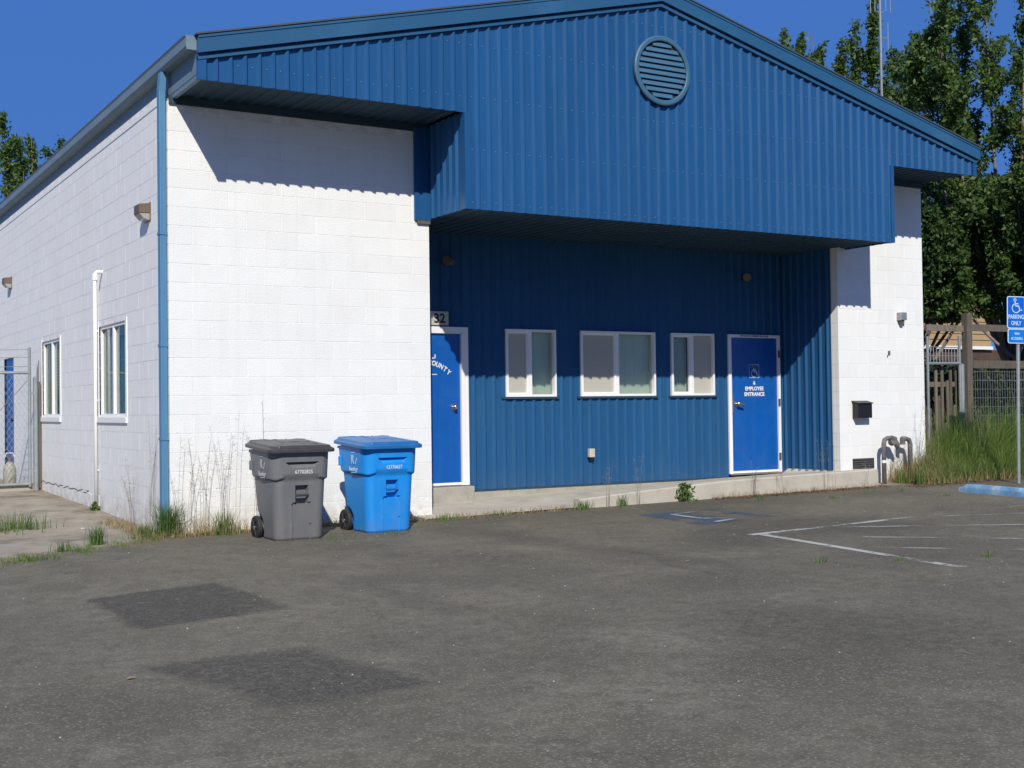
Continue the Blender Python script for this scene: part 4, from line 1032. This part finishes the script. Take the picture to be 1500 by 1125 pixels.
tree('tree', 'large leafy tree rising behind the fence at the right edge', (19.4, 4.3, 0), 11.2, 3.3, 420, 230, .070, 'leaf', (.2,.2), .2, 2.6, TG, 3, zlow=.30, nl=17, fluff=.75, dome=.30)
tree('tree', 'dense dark tree low behind the right pier and sign', (17.4, 5.6, 0), 6.4, 2.2, 420, 240, .068, 'leaf2', (.2,0), .16, 1.8, TG, 5, zlow=.46, nl=16, fluff=.8)
tree('tree', 'leafy tree with upright shoots rising over the right roof slope', (21.6, 11.2, 0), 11.5, 3.0, 480, 190, .080, 'leaf', (0,0), .18, 3.5, TG, 8, zlow=.5, up=1.5, nl=26, fluff=.35, dome=.15)
tree('tree', 'bushy green tree behind the parking sign at the right edge', (18.9, 3.0, 0), 6.6, 2.1, 380, 240, .068, 'leaf', (0,0), .16, 1.8, TG, 11, zlow=.44, nl=15, fluff=.7)
tree('tree', 'low dark tree in the gap beside the ochre house', (25.6, 7.4, 0), 5.2, 1.9, 220, 200, .08, 'leaf2', (0,0), .15, 1.2, TG, 21, zlow=.15, nl=12, fluff=.8)
tree('tree', 'tree peeping over the roof edge at far left', (3.1, 25.2, 0), 9.7, 2.7, 150, 170, .085, 'leaf', (-.5,0), .2, 3.5, TG, 14, zlow=.4, up=1.2, nl=13, fluff=.55, dome=.2)

# ------------------------------------------------------------------ fence at right
FY = .5
def gzf(x): return float(ground_z(x, FY))
gate = thing('wire_gate', 'narrow galvanised wire gate backed by old pickets beside the right pier', 'gate', (12.7, FY, .05))
for x, zt in ((12.33, 2.31), (13.09, 2.33)): MB().tube([(x,FY,-.05),(x,FY,zt)], .024, 10).build('post', 'galv', gate)
MB().tube([(13.15,FY+.01,-.05),(13.15,FY+.01,1.87)], .045, 12).build('post', 'galv', gate)
MB().tube([(12.33,FY,1.87),(13.12,FY,1.88)], .024, 10).build('rail', 'galv', gate)
for k in range(10): MB().tube([(12.40+k*.072,FY,1.87),(12.40+k*.072,FY,2.14)], .006, 5).build('wire', 'galv', gate)
MB().tube([(12.33,FY,2.14),(13.09,FY,2.14)], .008, 6).build('wire', 'galv', gate)
MB().tube([(12.33,FY,2.0),(13.09,FY,2.0)], .006, 6).build('wire', 'galv', gate)
pk = thing('picket_fence', 'row of old weathered grey pickets of uneven height behind the wire gate', 'fence', (12.7, FY+.12, .05))
hs = [1.86,.98,1.15,.55,1.80,1.35,1.86,.9,1.6,1.86,1.2,1.8]
for k, hh in enumerate(hs):
    x = 12.30+k*.072; tl = random.uniform(-.012,.012)
    MB().add([(x,FY+.08,0),(x+.055,FY+.08,0),(x+.055,FY+.10,0),(x,FY+.10,0),(x+tl,FY+.08,hh),(x+.055+tl,FY+.08,hh+random.uniform(-.04,.04)),(x+.055+tl,FY+.10,hh),(x+tl,FY+.10,hh)], [(0,3,2,1),(4,5,6,7),(0,1,5,4),(1,2,6,5),(2,3,7,6),(3,0,4,7)]).build('picket', 'wood', pk)
MB().box(12.28, 13.2, FY+.101, FY+.14, 1.5, 1.58).box(12.28, 13.2, FY+.101, FY+.14, .5, .58).build('back_rail', 'wood', pk)
wf = thing('timber_fence', 'brown timber frame fence with welded wire infill right of the gate', 'fence', (13.6, FY, .05))
MB().box(13.22, 13.345, FY-.06, FY+.06, -.05, 2.70).build('post', 'wood2', wf, bevel=.01)
MB().box(16.2, 16.34, FY-.06, FY+.08, -.05, 2.50).build('post', 'wood2', wf, bevel=.01)
MB().box(12.3, 13.19, FY-.02, FY+.03, 2.40, 2.50).build('rail', 'wood', wf); MB().box(13.37, 16.2, FY-.02, FY+.03, 2.42, 2.53).build('rail', 'wood2', wf)
MB().box(13.37, 16.2, FY-.04, FY+.05, 1.80, 1.93).build('rail', 'wood', wf)
for k in range(38):
    x = 13.40+k*.062; MB().tube([(x,FY,.05),(x,FY,1.78)], .0038, 4).build('wire', 'galv', wf)
for k in range(12):
    z = .15+k*.145; MB().tube([(13.37,FY-.006,z),(15.9,FY-.006,z)], .0038, 4).build('wire', 'galv', wf)
n = 26000; C = np.stack([rng.uniform(12.2, 18.5, n), rng.uniform(FY+.5, FY+2.2, n), rng.uniform(0, 1, n)**.8*1.95], 1)
u = rvec(n); v = np.cross(u, rvec(n)); v /= np.linalg.norm(v, axis=1, keepdims=True)+1e-9
M['hedgeleaf'] = leaf_mat('hedge_leaf', (.010,.022,.008), (.045,.075,.02), .15)
stuff(tag(quads_mesh('undergrowth', C, u*.030, v*.05, 'hedgeleaf'), 'dark green undergrowth filling the space behind the wire fence', 'shrubs'))
# neighbour house
hs_ = thing('neighbour_house', 'ochre house with horizontal lap siding seen through the trees behind the fence', 'house', (28, 14, 0))
for k in range(14):
    z = 3.06+k*.2; xa_, xb_ = 24.5, 31.05
    MB().add([(xa_,14,z),(xb_,14,z),(xb_,14.03,z+.205),(xa_,14.03,z+.205),(xa_,14.06,z),(xb_,14.06,z),(xb_,14.06,z+.205),(xa_,14.06,z+.205)], [(0,1,2,3),(0,4,5,1),(3,2,6,7),(5,4,7,6),(0,3,7,4),(1,5,6,2)]).build('siding_board', 'tan', hs_)
MB().box(24.4, 31.1, 13.97, 14.08, 2.95, 3.055).build('trim_board', 'white', hs_)
MB().box(24.5, 38, 14.08, 14.3, 0, 2.94).build('wall', 'redwall', hs_); MB().box(24.5, 31.05, 14.08, 19, 2.95, 5.86).build('wall', 'tan', hs_)
MB().add([(24.2,13.5,5.9),(31.4,13.5,5.9),(31.4,19,7.3),(24.2,19,7.3),(24.2,13.5,6.0),(31.4,13.5,6.0),(31.4,19,7.4),(24.2,19,7.4)], [(0,3,2,1),(4,5,6,7),(0,1,5,4),(1,2,6,5),(2,3,7,6),(3,0,4,7)]).build('roof', 'roof', hs_)
# antenna
an = thing('antenna_mast', 'thin metal antenna mast with small dipole loops in front of the trees', 'antenna', (20.9, 9.2, 0))
AX, AY = 20.9, 9.2
MB().tube([(AX,AY,0),(AX,AY,6.5),(AX-.02,AY,12.8)], [.045,.04,.028], 8).build('mast', 'galv', an)
for sx in (-1, 1):
    MB().tube([(AX+sx*.22,AY-sx*.13,11.25),(AX+sx*.22,AY-sx*.13,11.9),(AX+sx*.12,AY-sx*.07,11.95),(AX+sx*.12,AY-sx*.07,11.3),(AX,AY,11.25)], .014, 6).build('dipole', 'galv', an)
MB().tube([(AX+.16,AY-.09,10.3),(AX+.16,AY-.09,11.0)], .014, 6).build('element', 'galv', an); MB().tube([(AX,AY,10.6),(AX+.16,AY-.09,10.6)], .012, 6).build('stub', 'galv', an)
ra = thing('roof_aerial', 'small white aerial arm just above the right roof slope', 'aerial', (17.9, 13.3, 0))
MB().tube([(17.9,13.3,0),(17.9,13.3,10.75)], .025, 6).build('mast', 'galv', ra); MB().tube([(17.80,13.36,10.60),(18.12,13.17,10.80)], .03, 6).build('arm', 'white', ra)

# ------------------------------------------------------------------ side gate at left
sgt = thing('chain_link_gate', 'galvanised chain link gate with barbed wire above, left of the side wall', 'gate', (-.2, 7.22, .06))
GY = 7.227
MB().tube([(-.08,GY,-.05),(-.08,GY,1.80)], .042, 12).build('post', 'galv', sgt)
MB().tube([(-.08,GY,1.80),(-.08,GY,1.84)], [.045,.01], 12).build('post_cap', 'galv', sgt)
MB().tube([(-.172,GY,.12),(-.172,GY,2.28)], .024, 10).build('frame_tube', 'galv', sgt)
MB().tube([(-.172,GY,1.89),(-3.2,GY,1.87)], .024, 10).build('frame_tube', 'galv', sgt)
MB().tube([(-.172,GY,.16),(-3.2,GY,.15)], .024, 10).build('frame_tube', 'galv', sgt)
MB().tube([(-3.2,GY,.12),(-3.2,GY,2.28)], .024, 10).build('frame_tube', 'galv', sgt)
MB().tube([(-.172,GY,1.80),(-1.6,GY,.16)], .005, 6).build('brace', 'pipe', sgt)
for z in (2.25, 2.13, 1.99):
    MB().tube([(-.172,GY,z),(-.8,GY,z-.02),(-1.6,GY,z-.03),(-3.2,GY,z)], .005, 5).build('barbed_wire', 'galv', sgt)
for z in (1.55, .35): MB().box(-.175,-.075,GY-.02,GY+.02,z,z+.035).build('hinge', 'galv', sgt)
ch = MB()
sp_ = .075
for k in range(-30, 60):
    for sgn in (1, -1):
        p0 = []; x0_ = -.172-k*sp_*1.0
        z0, z1 = .18, 1.87; xa = x0_; xb = x0_-sgn*(z1-z0)*.62
        # clip to gate
        lo, hi = -3.2, -.172
        pa, pb = Vector((xa,GY,z0)), Vector((xb,GY,z1)); d = pb-pa
        if abs(d.x) < 1e-6: continue
        t0, t1 = sorted(((lo-pa.x)/d.x, (hi-pa.x)/d.x)); t0 = max(0, t0); t1 = min(1, t1)
        if t1-t0 < .02: continue
        ch.tube([pa+d*t0, pa+d*t1], .0028, 4, False)
stuff(ch.build('chain_mesh', 'galv', sgt))
MB().tube([(-.03,GY-.05,.1),(-.03,GY-.05,1.75)], .014, 8).build('drop_rod', 'brown_metal', sgt)
MB().tube([(-.05,GY-.03,1.6),(-.04,GY-.03,2.08)], .006, 6).build('bent_wire', 'brown_metal', sgt)
curb = struct(MB().box(-3.4,-.02,GY+.03,GY+.25,-.05,.155).build('gate_kerb', 'stem'))
tk = thing('gas_cylinder', 'small tan gas cylinder standing behind the chain link gate', 'gas cylinder', (-.35, 8.6, .1))
cxk, cyk = -.30, 8.3
zz0 = float(ground_z(cxk, cyk))
MB().tube([(cxk,cyk,zz0+.0),(cxk,cyk,zz0+.06),(cxk,cyk,zz0+.30),(cxk,cyk,zz0+.38),(cxk,cyk,zz0+.42)], [.07,.10,.10,.07,.03], 20).build('tank', 'stone', tk, smooth=True)
MB().tube([(cxk,cyk,zz0+.42),(cxk,cyk,zz0+.52)], [.03,.02], 10).build('valve', 'brown_metal', tk)
MB().tube([(cxk-.07,cyk,zz0+.50),(cxk-.05,cyk,zz0+.56),(cxk+.05,cyk,zz0+.56),(cxk+.07,cyk,zz0+.50)], .008, 6).build('collar', 'white', tk)
rk = thing('rubble_heap', 'low heap of broken brown rubble behind the chain link gate', 'rubble', (-.7, 8.2, .1))
for k in range(22):
    x, y_ = -.55-random.random()*1.3, 8.0+random.uniform(-.3,.3); s_ = random.uniform(.04,.10); z = float(ground_z(x, y_))+.05+random.random()*.12*(1-k/30)
    mbr = MB(); v = [(x+random.uniform(.6,1)*s_*a, y_+random.uniform(.6,1)*s_*b_, z+random.uniform(.5,1)*s_*c) for c in (-1,1) for (a, b_) in ((-1,-1),(1,-1),(1,1),(-1,1))]
    mbr.add(v, [(0,3,2,1),(4,5,6,7),(0,1,5,4),(1,2,6,5),(2,3,7,6),(3,0,4,7)]); mbr.build('rubble_piece', 'stem' if k % 3 else 'wood2', rk)

# ------------------------------------------------------------------ grass and weeds
def blades(name, pts, hmin, hmax, wdt, mt, bend=.35, parent=None, segs=3):
    n = len(pts); P = np.asarray(pts, float); r = rng
    h = r.uniform(hmin, hmax, n)*(P[:,3] if P.shape[1] > 3 else 1); a = r.uniform(0, 2*math.pi, n); b = r.uniform(.1, 1, n)*bend*h
    d = np.stack([np.cos(a), np.sin(a), np.zeros(n)], 1); side = np.stack([-np.sin(a+r.normal(size=n)*.8), np.cos(a), np.zeros(n)], 1)
    side /= np.linalg.norm(side, axis=1, keepdims=True)
    co = np.empty((n, 2*segs+1, 3))
    for k in range(segs):
        s = k/segs; w_ = wdt*(1-s*.8)*r.uniform(.7, 1.3, n)
        c = P[:, :3]+d*(b*s*s)[:, None]+np.array([0,0,1])*(h*s*(1-.15*s))[:, None]
        co[:, 2*k] = c-side*w_[:, None]/2; co[:, 2*k+1] = c+side*w_[:, None]/2
    co[:, 2*segs] = P[:, :3]+d*b[:, None]+np.array([0,0,1])*(h*.85)[:, None]
    nv = 2*segs+1; base = np.arange(n)*nv; polys = []; 
    loops = []; starts = []; cnt = 0
    Q = np.concatenate([np.stack([base+2*k, base+2*k+1, base+2*k+3, base+2*k+2], 1) for k in range(segs-1)], 0)
    T_ = np.stack([base+2*segs-2, base+2*segs-1, base+2*segs], 1)
    me = bpy.data.meshes.new(name); me.vertices.add(n*nv); me.vertices.foreach_set('co', co.ravel())
    li = np.concatenate([Q.ravel(), T_.ravel()]).astype(np.int32); me.loops.add(len(li)); me.loops.foreach_set('vertex_index', li)
    stt = np.concatenate([np.arange(len(Q))*4, len(Q)*4+np.arange(len(T_))*3]).astype(np.int32)
    me.polygons.add(len(stt)); me.polygons.foreach_set('loop_start', stt); me.update(calc_edges=True); me.materials.append(M[mt])
    return link(name, me, parent)
def region(n, x0, x1, y0, y1, hf=None):
    x = rng.uniform(x0, x1, n); y = rng.uniform(y0, y1, n); z = ground_z(x, y)-.01
    h = hf(x, y) if hf is not None else np.ones(n)
    return np.stack([x, y, z, h], 1)
def gh(x, y): return np.clip(.35+.65*(y+.75)/.7, .25, 1)*np.clip((x-10.9)/1.0, .35, 1)*(.75+.25*np.sin(x*3.3)*np.cos(x*1.7+1))
def gh2(x, y): return gh(x, y)*(.7+.5*np.abs(np.sin(x*7.1+y*5)*np.cos(x*2.3-y*9)))
o = blades('tall_grass', region(30000, 10.95, 16.5, -.70, .45, gh2), .45, 1.65, .0080, 'grass', .75); stuff(tag(o, 'tall green grass growing along the fence', 'grass'))
o = blades('dry_grass', region(11000, 10.8, 16.5, -.80, .3, lambda x, y: np.clip(.4+.9*(y+.8), .25, 1.2)), .12, .70, .007, 'drygrass', .9); stuff(tag(o, 'dry yellow grass at the foot of the tall grass', 'grass'))
o = blades('green_fringe', region(3500, 10.75, 15.5, -.78, -.2), .15, .42, .010, 'weedgreen', .5); stuff(tag(o, 'short green weeds at the edge of the asphalt by the fence', 'grass'))
o = blades('dry_ground_grass', np.concatenate([region(1500, -.45, 2.75, -.36, -.10), region(500, -.35, -.03, .1, 1.9), region(700, 2.6, 5.0, -.56, -.44), region(500, 7.0, 10.2, -.58, -.45)]), .03, .13, .006, 'drygrass', 1.4); stuff(tag(o, 'short dry dead grass along the wall foot and walkway edge', 'grass'))
xa_ = rng.uniform(-2.6, .2, 1500); xa_ = xa_+.16*np.sin(xa_*9)+.1*np.sin(xa_*23); ya_ = -.12+.62*np.minimum(xa_, 0)+rng.normal(size=1500)*.17
o = blades('apron_weeds', np.stack([xa_, ya_, ground_z(xa_, ya_)-.005, np.ones(1500)], 1), .02, .07, .005, 'grass', 1.8); stuff(tag(o, 'low creeping weeds along the edge of the concrete apron', 'weeds'))
def tuft(x, y, n, h, mt, label, spread=.08, w_=.008, wide=1.0, group='weeds growing from the pavement', bend=.5, name='weed'):
    xs = x+rng.normal(size=n)*spread*wide; ys = y+rng.normal(size=n)*spread*.6; zs = ground_z(xs, ys)-.005
    if 2.6 < x < 10.2 and y > -.44: zs = zs*0+.1
    o = blades(name, np.stack([xs, ys, zs, np.ones(n)], 1), h*.45, h, w_, mt, bend); tag(o, label, 'weed', group); return o
tuft(-.06, -.10, 380, .52, 'weedgreen', 'bushy green weed at the foot of the blue downspout', .065, .006, bend=.8)
tuft(-.30, -.10, 160, .22, 'weedgreen', 'low green weed just left of the downspout foot', .09, .006, bend=1.0)
tuft(.42, -.30, 240, .32, 'drygrass', 'dry tan weed tuft between the downspout and the grey bin', .13, .006, 1.4, bend=1.0)
tuft(.48, -.34, 90, .38, 'weedgreen', 'green weed mixed in dry grass left of the grey bin', .06)
tuft(-.86, -.42, 110, .30, 'weedgreen', 'lone green weed on the concrete in front of the conduit', .04)
tuft(-1.25, -.75, 60, .16, 'weedgreen', 'small green weed left of the lone weed on the concrete', .05)
tuft(-1.3, 1.7, 170, .28, 'weedgreen', 'spreading weed nearer the side wall on the left concrete', .16, .010, 1.2)
tuft(-1.85, 1.4, 170, .24, 'weedgreen', 'spreading weed at the left edge of the concrete', .2, .010, 1.3)
tuft(-1.55, -1.25, 70, .10, 'weedgreen', 'tiny green weed in the asphalt at lower left', .09)
tuft(4.93, -.55, 90, .17, 'weedgreen', 'small weed at the left end of the kerb', .07)
tuft(5.55, -.50, 60, .22, 'weedgreen', 'green weed at the kerb just right of its left end', .04)
tuft(3.0, -.62, 70, .13, 'weedgreen', 'low weed where asphalt meets the walkway, right of the blue bin', .08)
tuft(3.75, -.52, 50, .10, 'weedgreen', 'low weed at the middle of the ramp edge', .08)
tuft(1.25, -1.55, 60, .07, 'weedgreen', 'flat weed in front of the grey bin', .14)
tuft(2.0, -1.5, 30, .07, 'weedgreen', 'flat weed in front of the blue bin', .10)
WL_ = ['tiny weed in the asphalt below the kerb, right of the blue painted symbol','tiny weed in the asphalt below the blue side panel','tiny weed in the asphalt nearest the right end of the kerb','tiny weed just above the blue painted symbol','tiny weed in the asphalt left of the wheel stop','leftmost tiny weed in the dark open asphalt','tiny weed left of the painted line corner','tiny weed just below the corner of the painted line','tiny weed right of the lower painted line','rightmost tiny weed in the open asphalt']
for i, (x, y_, s_) in enumerate([(8.3,-1.4,.09),(9.1,-1.2,.10),(9.7,-1.25,.10),(7.4,-1.0,.12),(9.6,-2.1,.08),(3.9,-5.6,.09),(4.5,-5.9,.08),(5.3,-6.2,.10),(6.3,-6.3,.07),(7.2,-5.9,.06)]):
    tuft(x, y_, 28, s_, 'weedgreen', WL_[i], .035, .006, 1.3, 'tiny weeds in the asphalt')
def leafy(x, y, z, n, h, label):
    C = np.stack([x+rng.normal(size=n)*h*.28, y+rng.normal(size=n)*h*.2, z+np.abs(rng.uniform(0, 1, n))**.8*h], 1); C[:,0] = x+(C[:,0]-x)*(1.2-(C[:,2]-z)/h*.8)
    u = rvec(n); v = np.cross(u, rvec(n)); v /= np.linalg.norm(v, axis=1, keepdims=True); s_ = .035
    t = thing('leafy_weed', label, 'weed', (x, y, z), 'weeds growing from the pavement'); quads_mesh('foliage', C, u*s_*.5, v*s_, 'weedgreen', t)
    sm = MB()
    for k in range(4): sm.tube([(x,y,z-.01),(x+random.uniform(-.05,.05),y,z+h*.9)], .004, 4)
    sm.build('stem', 'stalk', t)
leafy(6.55, -.52, .0, 130, .24, 'leafy green weed standing against the middle of the kerb')
leafy(-.07, 3.25, -.02, 60, .12, 'leafy weed at the foot of the white conduit')
# tall dry stalks (wild oats) against the walls
def stalks(x, y, n, h, label, sx=.12, seeds=14, z=None, cat='dry weed', group='tall dry weed stalks'):
    t = thing('dry_weed', label, cat, (x, y, float(ground_z(x, y))), group); mb = MB(); Cs = []
    for k in range(n):
        bx, by = x+random.gauss(0, sx), y+random.gauss(0, .05); bz = float(ground_z(bx, by)) if z is None else z; hh = h*random.uniform(.6, 1.05); lx, ly = random.gauss(0, .09)*hh, random.gauss(0, .04)*hh
        pts = [Vector((bx+lx*s*s, by+ly*s*s-.0, bz+hh*s)) for s in (0, .35, .7, 1)]
        mb.tube(pts, [.0022,.0018,.0014,.001], 4, False)
        for j in range(seeds):
            s = random.uniform(.5, 1); p = pts[2].lerp(pts[3], max(0, (s-.7)/.3)) if s > .7 else pts[1].lerp(pts[2], (s-.35)/.35)
            q = p+Vector((random.gauss(0,.035), random.gauss(0,.02), random.uniform(-.01,.04))); mb.tube([p, q], .0007, 3, False); Cs.append(q)
    mb.build('stems', 'stalk', t); C = np.array([tuple(c) for c in Cs]); nn_ = len(C); u = rvec(nn_); v = np.tile([[0,0,1.]], (nn_,1))+rvec(nn_)*.3
    quads_mesh('seed_heads', C, u*.0028, v*.008, 'stalk', t)
stalks(.18, -.10, 7, 1.05, 'tall dry stalks against the white wall just right of the downspout')
stalks(.55, -.10, 8, 1.15, 'tall dry stalks on the white wall midway to the grey bin')
stalks(.95, -.12, 5, 1.35, 'tallest dry stalks rising behind the grey bin', .10)
stalks(-.07, .55, 6, 1.35, 'tall dry stalks on the side wall beside the downspout', .02)
stalks(-.09, 1.3, 7, .75, 'short dry stalks at the base of the side wall', .02)
stalks(1.52, -.35, 3, 1.1, 'thin dry stalks between the two bins', .08)
stalks(11.4, -.32, 12, 1.35, 'tall dry stalks at the right edge of the white pier', .16)
stalks(12.7, -.35, 14, 1.45, 'tall seeding stalks in the grass before the wire gate', .22)
stalks(13.9, -.25, 14, 1.5, 'tall seeding stalks in the grass before the timber fence', .25)
stalks(5.35, -.48, 3, .62, 'thin dry stalks left of the leafy kerb weed', .05, 8)
stalks(5.85, -.48, 3, .72, 'thin dry stalks close left of the leafy kerb weed', .04, 8)
stalks(7.75, -.48, 5, .45, 'short dry stalks at the kerb before the right door', .05, 8)
stalks(8.25, -.48, 3, .5, 'short dry stalks at the kerb under the right door', .04, 8)
stalks(9.1, -.46, 5, .85, 'dry stalks at the kerb in front of the blue side panel', .10, 12)
stalks(9.85, -.46, 3, .45, 'short dry stalks at the right end of the kerb', .05, 8)
# leaf litter at kerb
n = 1500; C = np.stack([rng.uniform(7.0, 10.2, n), -.44-np.abs(rng.normal(size=n))*.13, np.zeros(n)], 1); C[:,2] = ground_z(C[:,0], C[:,1])+.006+rng.uniform(0,.012,n)
C2 = np.stack([rng.uniform(10.4, 13.5, 1400), -.80+rng.normal(size=1400)*.10, np.zeros(1400)], 1); C2[:,2] = ground_z(C2[:,0], C2[:,1])+.006+rng.uniform(0,.015,1400)
C3 = np.stack([rng.uniform(-.3, 2.7, 700), -.16+rng.normal(size=700)*.09-.06, np.zeros(700)], 1); C3[:,2] = ground_z(C3[:,0], C3[:,1])+.006
C4 = np.stack([rng.uniform(4.4, 7.8, 200), 1.10-np.abs(rng.normal(size=200))*.04, np.zeros(200)], 1); C4[:,2] = .12
C = np.concatenate([C, C2, C3]); n = len(C); u = rvec(n); u[:,2] *= .25; v = np.cross(u, [0,0,1.]); v += rng.normal(size=(n,3))*.2
o = quads_mesh('leaf_litter', C, u*.012, v*.018, 'litter'); stuff(tag(o, 'brown dry leaf litter along the kerb and wall foot', 'leaf litter'))
for i, (x, y_, lab) in enumerate([(3.05,-4.9,'single yellow fallen leaf on the asphalt in the middle'),(-2.05,-6.6,'single yellow fallen leaf on the asphalt at lower left'),(-.62,1.35,'white paper scrap on the concrete apron at left')]):
    z = float(ground_z(x, y_))
    o = MB().add([(x-.028,y_-.006,z+.006),(x,y_-.020,z+.010),(x+.034,y_,z+.007),(x,y_+.018,z+.014)], [(0,1,2,3)]).build('fallen_leaf' if i < 2 else 'paper_scrap', 'drygrass' if i < 2 else 'print'); tag(o, lab, 'leaf' if i < 2 else 'litter')
# pebbles and specks
n = 220; P = np.stack([rng.uniform(-4, 12, n), rng.uniform(-9, -.8, n)], 1); mb = MB()
for x, y_ in P:
    s_ = random.uniform(.002, .0045); z = float(ground_z(x, y_)); mb.box(x-s_, x+s_, y_-s_*.8, y_+s_*.8, z-.001, z+s_)
o = mb.build('gravel', 'plate'); stuff(tag(o, 'small loose gravel scattered over the asphalt', 'gravel'))
